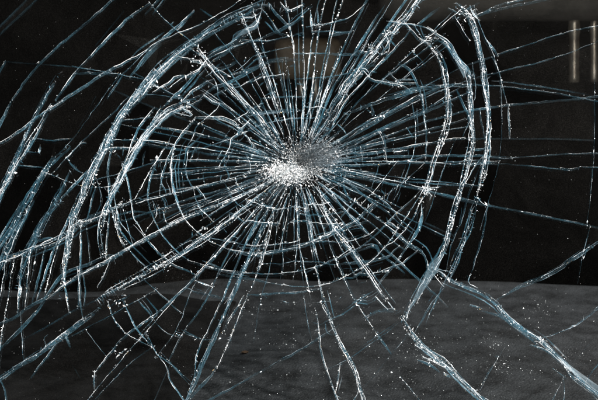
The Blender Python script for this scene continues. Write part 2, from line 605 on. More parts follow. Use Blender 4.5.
# top radials
c('w', 302, 0, 303, 40, 304, 100, 303, 135)
c('w', 325, 0, 319, 25, 316, 50, 311, 100, 308, 135)
c('s', 311, 10, 311, 22, 312, 33)
c('s', 318, 10, 319, 24)
c('s', 306, 26, 318, 24, 325, 24)
c('m', 325, 24, 340, 20, 350, 17, 360, 8)
c('w', 342, 0, 333, 28, 326, 62, 322, 85, 312, 138)
c('m', 337, 0, 328, 40, 318, 95)
c('b', 367, 0, 358, 17, 350, 33, 340, 55, 328, 85, 314, 130)
c('w', 340, 55, 330, 80, 320, 110)
c('b', 385, 5, 372, 24, 360, 43, 345, 68, 330, 93, 315, 135)
c('t', 392, 0, 365, 42, 335, 92)
c('b', 330, 35, 340, 33, 352, 31)
c('w', 300, 53, 314, 53, 328, 53)
c('t', 328, 53, 355, 54)
c('t', 300, 78, 330, 76, 350, 72, 372, 70)
c('W', 418, 0, 400, 23, 382, 43, 365, 63, 340, 95, 322, 135, n=4, sp=5)
c('b', 406, 0, 390, 22, 375, 42, 352, 75, 335, 100)
c('s', 369, 47, 382, 54)
c('s', 390, 33, 398, 32)
c('w', 386, 36, 390, 50, 382, 54)
c('m', 372, 42, 369, 47, 362, 58)
c('m', 408, 33, 397, 46, 385, 58, 362, 83, 347, 98, 328, 135)
c('w', 384, 57, 360, 84, 345, 100)
c('b', 450, 14, 435, 28, 420, 43, 400, 63, 385, 78, 360, 98, 335, 135)
c('b', 440, 7, 430, 14, 420, 22)
c('m', 466, 5, 448, 20, 430, 36, 405, 57, 385, 76)
c('m', 404, 22, 412, 30, 420, 40, 428, 42, 437, 36)
c('m', 398, 22, 412, 24, 424, 26, 432, 30)
c('w', 415, 25, 422, 38, 430, 45)
c('t', 414, 52, 426, 65)
c('t', 385, 78, 420, 53, 445, 33)
c('t', 400, 82, 425, 62, 448, 45)
c('m', 350, 70, 364, 66, 370, 75)
c('w', 352, 55, 358, 50, 366, 52)
c('m', 364, 72, 372, 80, 385, 82, 398, 85)
c('w', 385, 80, 392, 83, 402, 83)
c('t', 388, 72, 396, 80, 412, 92)
# right rings
c('b', 398, 64, 406, 66, 412, 72, 420, 88, 423, 105, 425, 120, 427, 138, 425, 160)
c('w', 422, 95, 424, 115, 426, 130)
c('W', 425, 42, 435, 50, 441, 60, 445, 72, 447, 88, 449, 108, 447, 122, 443, 138, 435, 158, 427, 188, 421, 198, n=2, sp=2.4)
c('B', 421, 198, 423, 222, 410, 243, 398, 260, 385, 275, 378, 285)
c('b', 448, 45, 453, 53, 458, 60, 466, 68, n=2, sp=2)
c('t', 413, 106, 416, 125, 416, 145, 407, 175, 398, 192)
c('b', 409, 130, 413, 136)
c('W', 404, 22, 418, 24, 433, 31, 448, 45, 458, 60, 468, 72, 470, 98, 472, 125, 472, 145, 465, 175, 458, 195, 450, 225, 445, 250, 430, 275, 412, 308, n=3, sp=2.6)
c('W', 455, 4, 468, 14, 475, 30, 480, 50, 483, 68, 485, 82, 487, 100, 489, 120, 488, 145, 486, 165, 478, 198, n=3, sp=2.6)
c('B', 478, 198, 470, 222, 462, 245, 452, 270, 447, 280, n=3, sp=3.6)
c('b', 481, 164, 474, 180, 467, 198, 463, 218, 452, 240, 448, 260)
c('s', 470, 5, 474, 14, 480, 20)
c('w', 448, 8, 462, 14, 474, 12)
c('w', 458, 20, 464, 30, 470, 40)
c('m', 476, 12, 483, 33, 490, 45, 495, 58, 502, 80, 506, 100)
c('s', 489, 42, 498, 55)
c('t', 494, 60, 500, 70, 502, 100, 502, 132, 499, 165, 490, 198, 480, 230)
c('s', 509, 104, 509.5, 120, 510, 138)
c('b', 488, 203, 487, 213, 484, 230, 480, 245, 475, 260, 471, 274)
c('m', 478, 198, 484, 204, 488, 206)
c('m', 471, 274, 468, 282, 478, 288)
c('t', 473, 65, 477, 95, 470, 110)
c('b', 462, 100, 470, 118, 466, 128)
c('t', 480, 110, 484, 135)
c('b', 470, 150, 484, 148)
c('m', 467, 167, 475, 163, 488, 162)
c('m', 468, 178, 473, 168, 480, 160)
# right radials
c('t', 350, 147, 380, 131, 415, 115, 440, 100, 465, 84)
c('w', 343, 142, 375, 120, 390, 112, 410, 100)
c('b', 400, 100, 430, 82, 465, 65)
c('f', 465, 65, 498, 54, 515, 49)
c('t', 498, 54, 515, 48, 531, 43, 545, 38, 560, 33, 598, 25)
c('t', 395, 112, 450, 85, 503, 70, 548, 60, 568, 53, 598, 41)
c('b', 476, 16, 490, 11, 510, 6, 540, 0)
c('m', 476, 16, 500, 4, 520, 0)
c('b', 462, 12, 480, 2)
c('B', 350, 112, 375, 102, 398, 95, 418, 88, 448, 85, 475, 84)
c('b', 475, 84, 508, 86, 545, 91, 578, 96, 596, 100)
c('t', 350, 149, 385, 136, 450, 113, 503, 105, 551, 101, 598, 96)
c('t', 353, 152, 385, 142, 412, 136, 450, 129, 472, 125)
c('m', 350, 154, 382, 151, 412, 146, 450, 139, 465, 138)
c('f', 465, 138, 490, 138, 530, 138, 560, 138, 595, 140)
c('b', 489, 156, 505, 158, 530, 156, 556, 154)
c('t', 556, 154, 575, 153, 598, 153)
c('m', 346, 161, 370, 161, 395, 161, 430, 161, 450, 164)
c('t', 450, 164, 498, 163, 535, 166, 562, 169)
c('w', 560, 168, 570, 170, 580, 167)
c('t', 580, 167, 598, 167)
c('m', 333, 166, 355, 172, 378, 177, 400, 182, 425, 188, 436, 187)
c('s', 418, 188, 428, 190, 437, 186)
c('w', 424, 188, 432, 194, 430, 200)
c('f', 430, 186, 437, 194, 462, 200, 488, 205, 523, 211, 588, 225, 598, 227)
c('t', 488, 205, 523, 211, 588, 225)
c('m', 325, 170, 362, 185, 382, 198, 400, 207)
c('t', 595, 70, 595, 90, 595, 130, 593, 175, 590, 200, 587, 228)
c('b', 590, 228, 588, 236, 583, 255, 578, 284)
c('t', 380, 162, 377, 172, 373, 184)
c('m', 398, 160, 387, 174, 375, 190, 365, 200)
c('m', 427, 160, 418, 169, 410, 176, 395, 188, 380, 199)
c('t', 408, 160, 400, 180, 395, 193)
c('t', 450, 152, 443, 170, 436, 193, 425, 222)
c('b', 345, 172, 343, 185, 350, 200)
c('s', 394, 151, 408, 150)
c('s', 371, 158, 373, 161)
c('b', 350, 150, 356, 153, 354, 147)
c('w', 366, 122, 372, 118, 382, 116, 388, 110)
# lower right field
c('W', 300, 195, 306, 208, 310, 220, 313, 243, 320, 265)
c('w', 312, 200, 318, 214, 325, 230)
c('w', 306, 190, 316, 210, 322, 226)
c('w', 320, 205, 330, 222, 340, 232)
c('W', 318, 186, 326, 214, 335, 230, 350, 247, 365, 268, 378, 288, 388, 302, n=2, sp=1.6)
c('w', 300, 248, 303, 260, 308, 285, 311, 300)
c('W', 315, 266, 320, 285, 326, 303, 332, 322)
c('t', 310, 270, 335, 259, 358, 249, 372, 238, 395, 215, 415, 196)
c('t', 327, 236, 335, 259, 343, 275)
c('m', 335, 259, 343, 276, 353, 298, 357, 305)
c('b', 343, 278, 354, 277, 364, 270)
c('m', 330, 190, 345, 210, 353, 220, 368, 235)
c('m', 340, 192, 355, 200, 372, 215, 388, 225, 408, 243)
c('B', 385, 224, 398, 235, 408, 243, 425, 255)
c('t', 378, 196, 392, 208, 400, 220)
c('b', 360, 192, 378, 206, 388, 212)
c('t', 378, 250, 390, 261, 405, 273)
c('b', 360, 250, 375, 245, 380, 253, 367, 262)
c('t', 415, 203, 400, 225, 383, 250, 365, 268)
c('b', 408, 242, 418, 248, 423, 252, 428, 265, 425, 275)
c('f', 425, 222, 443, 230, 450, 233)
c('m', 355, 221, 365, 210, 376, 200)
c('t', 368, 235, 360, 222, 352, 215)
c('b', 388, 212, 398, 222, 410, 231)
c('w', 388, 222, 395, 226)
c('t', 342, 216, 352, 204, 362, 196)
c('m', 322, 196, 330, 188, 345, 180)
# funnel of long slivers
c('b', 450, 228, 440, 250, 430, 265, 418, 285, 405, 312)
c('m', 452, 272, 436, 268, 428, 266)
c('s', 432, 268, 444, 272, 448, 280)
c('w', 428, 268, 440, 282)
c('b', 462, 245, 446, 280, 434, 305, 425, 325)
c('b', 448, 282, 434, 300, 416, 330)
c('t', 425, 280, 410, 310, 402, 320)
c('W', 395, 308, 400, 316, 406, 328, 418, 342, 430, 352, 445, 362, 458, 377, 470, 388, 486, 402, n=2, sp=2.2)
c('w', 410, 300, 406, 320)
c('s', 415, 345, 430, 354)
c('s', 423, 357, 436, 362, 449, 369)
c('s', 444, 373, 452, 378)
c('b', 418, 360, 430, 364, 440, 372)
# thick diagonal over the dashboard
c('B', 430, 265, 440, 274, 450, 280, 470, 288, 493, 300, 508, 318, 523, 330, 541, 341, 556, 355, 568, 365, 583, 383, 600, 396, n=2, sp=1.6)
c('w', 500, 308, 512, 320, 525, 330, 541, 340, 556, 354)
c('b', 478, 309, 488, 312, 498, 315, 508, 319, 530, 338)
c('t', 470, 305, 482, 308)
c('m', 530, 345, 540, 347, 548, 351, 560, 362, 568, 370)
c('W', 566, 368, 571, 376, 588, 388, 600, 399)
c('B', 598, 242, 583, 252, 558, 270, 540, 279, 523, 285, 510, 292, 497, 300)
c('B', 598, 308, 581, 322, 566, 330, 548, 336)
c('s', 536, 336, 546, 341)
c('f', 598, 335, 588, 346, 580, 355)
c('w', 505, 347, 493, 365, 486, 377, 480, 390)
c('m', 563, 380, 558, 390, 553, 400)
c('b', 564, 380, 565, 390, 564, 400)
c('b', 598, 365, 592, 372, 587, 380)
c('b', 553, 368, 563, 375, 568, 378)
# lower middle
c('w', 320, 300, 326, 312, 332, 322, 338, 340, 344, 350, 350, 360, 357, 375, 360, 388, 364, 402, n=2, sp=1.5)
c('w', 315, 308, 318, 323, 319, 340, 324, 362, 332, 385, 339, 402)
c('b', 325, 322, 326, 330, 330, 334, 336, 335)
c('b', 319, 325, 328, 320, 338, 316, 348, 310, 357, 303, 366, 298)
c('w', 357, 304, 363, 312, 368, 320, 378, 335)
c('b', 378, 335, 385, 344, 390, 352)
c('b', 330, 368, 348, 359, 358, 352, 368, 345, 385, 333, 400, 322)
c('w', 340, 362, 338, 376, 336, 389)
c('m', 361, 386, 358, 392, 354, 399)
c('t', 405, 338, 396, 348, 387, 359)
c('f', 387, 359, 375, 375, 362, 388)
c('t', 400, 375, 410, 388, 420, 400)
c('t', 304, 300, 307, 318, 311, 336)
c('B', 367, 316, 376, 311, 384, 309, 394, 309)
c('m', 377, 298, 388, 309)
c('w', 388, 302, 394, 309)
c('b', 360, 300, 370, 302, 380, 292)

# the rings where they run on unbroken
c('W', 190, 43, 165, 63, 148, 81, 133, 101, 115, 126, 106, 143, 98, 158, 88, 180, 82, 198, 75, 215, 70, 232, 66, 258, 62, 282, 58, 300, n=2, sp=3)
c('w', 192, 101, 183, 105, 165, 113, 150, 128, 138, 145, 123, 173, 110, 198, 104, 212, 100, 235, 104, 257, n=2, sp=3)
c('w', 228, 249, 205, 238, 186, 222, 176, 200, 171, 175, 174, 145, 184, 131, 195, 118)
c('m', 188, 260, 168, 243, 155, 222, 148, 205, 148, 185, 153, 168, 163, 150)
c('w', 268, 282, 300, 287, 325, 284, 343, 277, 365, 266, 383, 250, 400, 226, 415, 203, 428, 180)
c('m', 243, 272, 268, 274, 300, 271, 330, 262, 352, 247)
c('b', 30, 200, 20, 222, 8, 246, 0, 262, n=2, sp=3)
c('m', 48, 170, 34, 195, 22, 220, 10, 250, 2, 270)
c('b', 70, 170, 55, 200, 38, 235, 26, 258, 15, 290, n=2, sp=3)
c('m', 95, 160, 78, 196, 62, 232, 48, 262, 38, 296)
c('w', 228, 249, 245, 253, 262, 254)
c('w', 300, 246, 335, 231, 357, 220)
# inner rings and clean spokes: the outline of the outer ring, drawn in towards the blow
OUT = ((0, 190), (25, 182), (45, 172), (70, 140), (90, 127), (110, 140), (135, 178), (160, 205), (180, 208), (205, 185), (225, 168), (250, 158), (270, 158), (292, 166), (315, 176), (338, 186), (360, 190))


def r_out(deg):
    deg %= 360
    for (a, ra), (b, rb) in zip(OUT, OUT[1:]):
        if a <= deg <= b:
            return ra + (rb - ra) * (deg - a) / (b - a)


def polar(deg, r):
    return (CX + r * math.cos(math.radians(deg)), CY + r * math.sin(math.radians(deg)))


EXTRA = []


def resample_mid(P, k):
    """break each step of a ring once, a little inwards, the way glass cracks from spoke to spoke"""
    out = [P[0]]
    for a, b in zip(P, P[1:]):
        t = random.uniform(0.3, 0.7)
        m_ = (a[0] + (b[0] - a[0]) * t, a[1] + (b[1] - a[1]) * t)
        d = math.hypot(m_[0] - CX, m_[1] - CY) or 1
        j = random.gauss(-0.4, k)
        out.append((m_[0] + (m_[0] - CX) / d * j, m_[1] + (m_[1] - CY) / d * j))
        out.append(b)
    return out


spokes = []
a = 0.0
while a < 360:
    spokes.append(a)
    a += random.uniform(4.6, 10.0)
for a in spokes:
    r0, r1 = random.uniform(20, 36), r_out(a) * random.choice((0.45, 0.6, 0.75, 0.9, 1.0, 1.0, 1.15)) * random.uniform(0.9, 1.05)
    bend = random.gauss(0, 1.2)
    P = [polar(a + bend * t * t + random.gauss(0, 0.25), r0 + (r1 - r0) * t) for t in (0, 0.25, 0.5, 0.75, 1)]
    EXTRA.append((random.choice('ttttmbf'), P, 1, 0.0))
for f in (0.30, 0.37, 0.44, 0.52, 0.60, 0.67, 0.75, 0.83, 0.91):
    i = 0
    while i < len(spokes):
        run = random.randrange(2, 8)
        seg = spokes[i:i + run + 1]
        mid = seg[len(seg) // 2]
        dens = 0.55 if 25 < mid < 215 else 0.30
        if len(seg) > 1 and random.random() < dens:
            P = []
            off = random.gauss(0, 0.022)
            for q in seg:
                P.append(polar(q, r_out(q) * (f + off + random.gauss(0, 0.007))))
            P = resample_mid(P, 0.4)
            EXTRA.append((random.choice('tmmbbwwm'), P, 1, 0.0))
        i += run + random.choice((0, 0, 1))
CR += EXTRA

# ------------------------------------------------------------------ fields beyond the frame
X0, X1, Y0, Y1 = -110.0, 710.0, -80.0, 468.0
FREE = []
for kind, pts, n, sp in CR:
    for end in (0, -1):
        p = pts[end]
        q = pts[1] if end == 0 else pts[-2]
        if p[0] <= 1 or p[0] >= 596 or p[1] <= 1 or p[1] >= 396:
            if kind == 's':
                continue
            dx, dy = p[0] - q[0], p[1] - q[1]
            l = math.hypot(dx, dy) or 1
            ext = 60 + 190 * random.random()
            if kind in 'fm':
                ext += 60
            e = (p[0] + dx / l * ext, p[1] + dy / l * ext)
            m_ = (p[0] + dx / l * ext * 0.5 + random.uniform(-3, 3), p[1] + dy / l * ext * 0.5 + random.uniform(-3, 3))
            if end == 0:
                pts.insert(0, m_)
                pts.insert(0, e)
            else:
                pts.append(m_)
                pts.append(e)


def clip_pts(pts):
    """cut a line off just past the edge of the glass"""
    inside = lambda p: X0 < p[0] < X1 and Y0 < p[1] < Y1
    k = [i for i, p in enumerate(pts) if inside(p)]
    i0, i1 = k[0], k[-1]
    out = list(pts[i0:i1 + 1])

    def edge(p, q):
        t = 1.0
        for a, b, lo, hi in ((p[0], q[0], X0, X1), (p[1], q[1], Y0, Y1)):
            if b > hi:
                t = min(t, (hi - a) / (b - a))
            if b < lo:
                t = min(t, (lo - a) / (b - a))
        l = math.hypot(q[0] - p[0], q[1] - p[1]) or 1
        t += 1.2 / l
        return (p[0] + (q[0] - p[0]) * t, p[1] + (q[1] - p[1]) * t)

    if i0 > 0:
        out.insert(0, edge(pts[i0], pts[i0 - 1]))
    if i1 < len(pts) - 1:
        out.append(edge(pts[i1], pts[i1 + 1]))
    return out


CR = [(k, clip_pts(p), n, sp) for k, p, n, sp in CR]


def reach(lines_, limit):
    """run the loose ends of the cracks on until they meet a neighbour"""
    seg, own = [], []
    for i, (k, p, n, sp) in enumerate(lines_):
        for a, b in zip(p, p[1:]):
            seg.append((*a, *b))
            own.append(i)
    sg, own = np.array(seg), np.array(own)
    A, D = sg[:, :2], sg[:, 2:] - sg[:, :2]
    for i, (k, p, n, sp) in enumerate(lines_):
        if k == 's':
            continue
        for end in (0, -1):
            a = np.array(p[end])
            b = np.array(p[1] if end == 0 else p[-2])
            if not (2 < a[0] < 596 and 2 < a[1] < 396):
                continue
            d = (a - b) / (np.linalg.norm(a - b) + 1e-9)
            m_ = own != i
            o, e = A[m_] - a, D[m_]
            den = d[0] * e[:, 1] - d[1] * e[:, 0]
            with np.errstate(divide='ignore', invalid='ignore'):
                t = (o[:, 0] * e[:, 1] - o[:, 1] * e[:, 0]) / den
                u = (o[:, 0] * d[1] - o[:, 1] * d[0]) / den
            ok = (np.abs(den) > 1e-6) & (t > -1.5) & (t < limit) & (u >= 0) & (u <= 1)
            if ok.any():
                t0 = float(t[ok].min()) + 0.4
                if t0 > 0:
                    q = a + d * t0
                    if end == 0:
                        p.insert(0, tuple(q))
                    else:
                        p.append(tuple(q))


reach(CR, 16.0)


def resample(pts, step):
    out = [pts[0]]
    acc = 0.0
    for a, b in zip(pts, pts[1:]):
        l = math.hypot(b[0] - a[0], b[1] - a[1])
        k = max(1, int(round(l / step)))
        for i in range(1, k + 1):
            out.append((a[0] + (b[0] - a[0]) * i / k, a[1] + (b[1] - a[1]) * i / k))
    return out


def smooth_pts(pts):
    """round the bends of a traced line a little"""
    if len(pts) < 3:
        return pts
    out = [pts[0]]
    for a, b in zip(pts, pts[1:]):
        out.append((a[0] * 0.75 + b[0] * 0.25, a[1] * 0.75 + b[1] * 0.25))
        out.append((a[0] * 0.25 + b[0] * 0.75, a[1] * 0.25 + b[1] * 0.75))
    out.append(pts[-1])
    return out


def kink(s_, seed, step):
    """sideways steps with straight runs between them"""
    q = s_ / step
    k = math.floor(q)
    h = lambda n_: (math.sin(n_ * 127.1 + seed * 311.7) * 43758.5453) % 1.0 - 0.5
    a, b = h(k), h(k + 1)
    return a + (b - a) * max(0.0, min(1.0, (q - k - 0.55) / 0.45))


def nz(x, y=0.0):
    return noise.noise(Vector((x, y, 3.7)))


def weight(x, y):
    """cracks far from the blow are finer and less opened up"""
    k = 1.0
    if x < 150 and y < 130:
        k = min(k, 0.45 + 0.55 * max(0.0, min(1.0, (x + y - 90) / 110.0)))
    if x > 492 and y < 235:
        k = min(k, 0.42)
    return k


class Soup:
    """vertices, faces and per-corner crack data of one mesh"""

    def __init__(self):
        self.v, self.f, self.uv, self.col, self.mi = [], [], [], [], []

    def ribbon(self, pts, w, op, wh, depth=0.0046, side=1, taper=True, seed=0.0, jit=0.35, shallow=0.0, lip=0.0, shift=0.0):
        n = len(pts)
        if n < 2:
            return
        lip_w = 0.44
        base = len(self.v)
        s = 0.0
        for i, (x, y) in enumerate(pts):
            a, b = pts[max(0, i - 1)], pts[min(n - 1, i + 1)]
            tx, ty = b[0] - a[0], b[1] - a[1]
            l = math.hypot(tx, ty) or 1
            nx, ny = -ty / l, tx / l
            if i:
                s += math.hypot(x - pts[i - 1][0], y - pts[i - 1][1])
            e = min(i, n - 1 - i) / max(1.0, min(9.0, n * 0.35))
            tp = min(1.0, 0.12 + 0.88 * e) if taper else 1.0
            ww = w * tp * (0.4 + 0.6 * weight(x, y)) * max(0.3, 0.9 + 0.9 * nz(s * 0.035 + seed, 1.0) + 0.25 * nz(s * 0.2 + seed, 5.0))
            j = jit * (1.2 * nz(s * 0.05 + seed, 9.0) + 3.6 * kink(s, math.floor(seed), 9.0) + 2.0 * kink(s, math.floor(seed) + 3.0, 4.3)) + (random.uniform(-0.13, 0.13) if shift else 0)
            x0, y0 = x + nx * (j + shift * ww), y + ny * (j + shift * ww)
            if shift:
                ww = lip_w * (0.7 + 0.6 * nz(s * 0.1 + seed, 31.0))
            for k, (v, dp) in enumerate(((0.0, 0.0), (0.5, 0.5), (1.0, 1.0))):
                off = (v - 0.5) * ww * side + (random.uniform(-0.16, 0.16) * ww if k == 1 else 0)
                self.v.append(gp(x0 + nx * off, y0 + ny * off, shallow + depth * dp + (random.uniform(-0.0008, 0.0008) if k == 1 else 0)))
            fade = max(0.12, 0.92 + 1.5 * nz(s * 0.035 + seed, 14.0))
            wt = weight(x, y) * (min(1.0, 0.2 + 0.8 * e) if taper else 1.0)
            fade *= wt
            burst = max(0.0, min(1.0, 0.45 + 2.2 * nz(s * 0.09 + seed, 40.0)))  # whiteness painted in bursts, as if single facets caught the light
            if shift:
                fade = wt * max(0.05, 0.25 + 0.85 * burst)
            if i:
                a0, b0 = base + 3 * (i - 1), base + 3 * i
                for k in (0, 1):
                    self.f.append((a0 + k, b0 + k, b0 + k + 1, a0 + k + 1))
                    u0, u1 = (self._s + seed) * PXM, (s + seed) * PXM
                    self.uv.append(((u0, k * 0.5 + seed), (u1, k * 0.5 + seed), (u1, k * 0.5 + 0.5 + seed), (u0, k * 0.5 + 0.5 + seed)))
                    self.col.append((min(1.0, op * fade), min(1.0, wh * (0.25 + 0.55 * burst)), lip * (0.35 + 0.65 * burst)))
                    self.mi.append(0)
            self._s = s

    def chip(self, x, y, r, deep=-0.0004, mi=1, flat=0.5, along=None):
        """an irregular grain of glass, eight faces"""
        ctr = gp(x, y, deep)
        q = Matrix.Rotation(random.uniform(0, 6.28), 3, Vector((random.gauss(0, 1), random.gauss(0, 1), random.gauss(0, 1))).normalized())
        rr = r * PXM
        if along:
            d_ = (gp(x + along[0], y + along[1]) - gp(x, y)).normalized()
            q = d_.to_track_quat('X', 'Z').to_matrix() @ Matrix.Rotation(random.gauss(0, 0.35), 3, 'Z')
            rr *= 0.8
        ax = [q @ Vector((rr * random.uniform(0.6, 1.5) * (1.9 if along else 1), 0, 0)), q @ Vector((0, rr * random.uniform(0.4, 0.9), 0)), q @ Vector((0, 0, rr * random.uniform(0.3, 0.7) * (0.5 + flat)))]
        b = len(self.v)
        for a in ax:
            self.v.append(ctr + a * random.uniform(0.7, 1.2))
            self.v.append(ctr - a * random.uniform(0.7, 1.2))
        for i in (0, 1):
            for j in (2, 3):
                for k in (4, 5):
                    t = (b + i, b + j, b + k)
                    if (i + j + k) % 2:
                        t = t[::-1]
                    self.f.append(t)
                    self.uv.append(((0, 0),) * 3)
                    self.col.append((1, 1, 0))
                    self.mi.append(mi)

    def poly(self, pts3, mi):
        b = len(self.v)
        self.v.extend(pts3)
        self.f.append(tuple(range(b, b + len(pts3))))
        self.uv.append(((0, 0),) * len(pts3))
        self.col.append((1, 1, 0))
        self.mi.append(mi)

    def build(self, name, parent, mats, kind=None):
        me = bpy.data.meshes.new(name)
        me.from_pydata([tuple(p) for p in self.v], [], self.f)
        uvl = me.uv_layers.new(name='UVMap')
        flat = [q for f in self.uv for p in f for q in p]
        uvl.data.foreach_set('uv', flat)
        ca = me.color_attributes.new('crack', 'FLOAT_COLOR', 'CORNER')
        cf = []
        for f, col in zip(self.f, self.col):
            for _ in f:
                cf.extend((col[0], col[1], col[2], 1.0))
        ca.data.foreach_set('color', cf)
        me.polygons.foreach_set('material_index', self.mi)
        o = link_mesh(name, me, parent, mats)
        if kind:
            o['kind'] = kind
        return o


CRMATS = (M_CRACK, M_CHIP, M_GLINT, M_FLAKE, M_CRUSH, M_CRUSH_SHADE)
shield = empty('windshield', gp(299, Y1),
               'shattered car windshield with a star of cracks spreading from one crushed impact', 'windshield')


# ------------------------------------------------------------------ panes of glass between the cracks
def arrangement(polys):
    segs = []
    for pts in polys:
        for a, b in zip(pts, pts[1:]):
            if math.hypot(a[0] - b[0], a[1] - b[1]) > 0.05:
                segs.append((*a, *b))
    S = np.array(segs)
    n = len(S)
    A, D = S[:, :2], S[:, 2:] - S[:, :2]
    cuts = [[0.0, 1.0] for _ in range(n)]
    for i in range(n - 1):
        a, d = A[i], D[i]
        a2, d2 = A[i + 1:], D[i + 1:]
        den = d[0] * d2[:, 1] - d[1] * d2[:, 0]
        w = a2 - a
        with np.errstate(divide='ignore', invalid='ignore'):
            t = (w[:, 0] * d2[:, 1] - w[:, 1] * d2[:, 0]) / den
            u = (w[:, 0] * d[1] - w[:, 1] * d[0]) / den
        ok = (np.abs(den) > 1e-9) & (t >= -1e-6) & (t <= 1 + 1e-6) & (u >= -1e-6) & (u <= 1 + 1e-6)
        for j in np.nonzero(ok)[0]:
            cuts[i].append(float(t[j]))
            cuts[i + 1 + j].append(float(u[j]))
    G = 0.6
    adj = {}
    for i in range(n):
        ts = sorted(set(min(1, max(0, t)) for t in cuts[i]))
        ks = []
        for t in ts:
            k = (round((A[i, 0] + D[i, 0] * t) / G), round((A[i, 1] + D[i, 1] * t) / G))
            if not ks or ks[-1] != k:
                ks.append(k)
        for a, b in zip(ks, ks[1:]):
            adj.setdefault(a, set()).add(b)
            adj.setdefault(b, set()).add(a)
    st = [k for k in adj if len(adj[k]) == 1]
    while st:
        k = st.pop()
        if len(adj[k]) != 1:
            continue
        o = adj[k].pop()
        adj[o].discard(k)
        if len(adj[o]) == 1:
            st.append(o)
    adj = {k: v for k, v in adj.items() if v}
    # biggest connected piece only
    seen, best = set(), set()
    for k in adj:
        if k in seen:
            continue
        comp, stack = {k}, [k]
        while stack:
            q = stack.pop()
            for r in adj[q]:
                if r not in comp:
                    comp.add(r)
                    stack.append(r)
        seen |= comp
        if len(comp) > len(best):
            best = comp
    global KNOTS
    KNOTS = [(k[0] * G, k[1] * G) for k in best if len(adj[k]) >= 3]
    order = {}
    for k in best:
        nb = sorted(adj[k], key=lambda q: math.atan2(q[1] - k[1], q[0] - k[0]))
        order[k] = {q: nb[i - 1] for i, q in enumerate(nb)}
    faces, used = [], set()
    for k in sorted(best):
        for q in sorted(adj[k]):
            if (k, q) in used:
                continue
            f, a, b = [], k, q
            while (a, b) not in used:
                used.add((a, b))
                f.append((a[0] * G, a[1] * G))
                a, b = b, order[b][a]
            ar = 0.5 * sum(f[i - 1][0] * f[i][1] - f[i][0] * f[i - 1][1] for i in range(len(f)))
            faces.append((ar, f))
    return faces


lines = [[(X0, Y0), (X1, Y0), (X1, Y1), (X0, Y1), (X0, Y0)]]
for kind, pts, n, sp in CR:
    if kind == 's':
        continue
    P = smooth_pts(pts)
    a, b = P[0], P[1]
    l = math.hypot(a[0] - b[0], a[1] - b[1]) or 1
    s0 = (a[0] + (a[0] - b[0]) / l * 3.0, a[1] + (a[1] - b[1]) / l * 3.0)
    a, b = P[-1], P[-2]
    l = math.hypot(a[0] - b[0], a[1] - b[1]) or 1
    s1 = (a[0] + (a[0] - b[0]) / l * 3.0, a[1] + (a[1] - b[1]) / l * 3.0)
    lines.append([s0] + P + [s1])
faces = arrangement(lines)
tot = sum(a for a, f in faces if a > 0)
neg = sum(a for a, f in faces if a < 0)
SGN = 1 if max(a for a, f in faces) < -min(a for a, f in faces) * 0.9 else -1
big = max(abs(a) for a, f in faces)
panes = []
for a, f in faces:
    if abs(abs(a) - big) < 1 and abs(a) > 0.8 * (X1 - X0) * (Y1 - Y0):
        OUTER = math.copysign(1, a)
for a, f in faces:
    if math.copysign(1, a) != OUTER and abs(a) > 5.0:
        if a < 0:
            f = f[::-1]
        panes.append((abs(a), f))
panes.sort(key=lambda p: -p[0])
print('PANES', len(panes), 'area', sum(p[0] for p in panes), 'of', (X1 - X0) * (Y1 - Y0))


def in_view(f):
    return any(-4 < x < 602 and -4 < y < 404 for x, y in f)


def pane_mesh(soup_v, soup_f, f, gap=0.22):
    """a pane inset by the crack's half width, five millimetres thick, sitting a trace out of true"""
    n = len(f)
    pts = []
    for i in range(n):
        p, q, r = f[i - 1], f[i], f[(i + 1) % n]
        d1 = np.array(q) - np.array(p)
        d2 = np.array(r) - np.array(q)
        d1 = d1 / (np.linalg.norm(d1) + 1e-9)
        d2 = d2 / (np.linalg.norm(d2) + 1e-9)
        nn = np.array((-d1[1], d1[0])) + np.array((-d2[1], d2[0]))
        l = np.linalg.norm(nn)
        if l < 0.25:
            pts.append(q)
            continue
        nn = nn / l
        k = gap / max(0.35, nn @ np.array((-d1[1], d1[0])))
        pts.append((q[0] + nn[0] * k, q[1] + nn[1] * k))
    cx = sum(p[0] for p in pts) / n
    cy = sum(p[1] for p in pts) / n
    ta, tb = random.gauss(0, 0.004), random.gauss(0, 0.004)
    b = len(soup_v)
    for dp in (0.0, 0.0048):
        for x, y in pts:
            t = max(-0.0007, min(0.0007, ((x - cx) * ta + (y - cy) * tb) * PXM))
            soup_v.append(tuple(gp(x, y, dp + t)))
    soup_f.append(tuple(range(b, b + n)))
    soup_f.append(tuple(range(b + 2 * n - 1, b + n - 1, -1)))
    for i in range(n):
        j = (i + 1) % n
        soup_f.append((b + j, b + i, b + n + i, b + n + j))


shown = [p for p in panes if in_view(p[1])]
hidden = [p for p in panes if not in_view(p[1])]
for a, f in shown[:300]:
    v, fc = [], []
    pane_mesh(v, fc, f)
    me = bpy.data.meshes.new('glass_shard')
    me.from_pydata(v, [], fc)
    link_mesh('glass_shard', me, shield, (M_GLASS,))
v, fc = [], []
for a, f in shown[300:] + hidden:
    pane_mesh(v, fc, f)
me = bpy.data.meshes.new('small_shards')
me.from_pydata(v, [], fc)
o = link_mesh('small_shards', me, shield, (M_GLASS,))
o['kind'] = 'stuff'

# ------------------------------------------------------------------ crack walls
def strands(pts, n, sp, seed):
    out = []
    for k in range(n):
        P = []
        for i, (x, y) in enumerate(pts):
            a, b = pts[max(0, i - 1)], pts[min(len(pts) - 1, i + 1)]
            tx, ty = b[0] - a[0], b[1] - a[1]
            l = math.hypot(tx, ty) or 1
            base = (k - (n - 1) / 2.0) * sp / max(1, n - 1) * 1.6
            o = base + sp * 0.6 * kink(i * 2.6, seed + k * 5.0, 17.0) + sp * 0.6 * nz(i * 0.07 + seed * 3.1 + k * 17.0, 6.0)
            P.append((x - ty / l * o, y + tx / l * o))
        out.append(P)
    return out


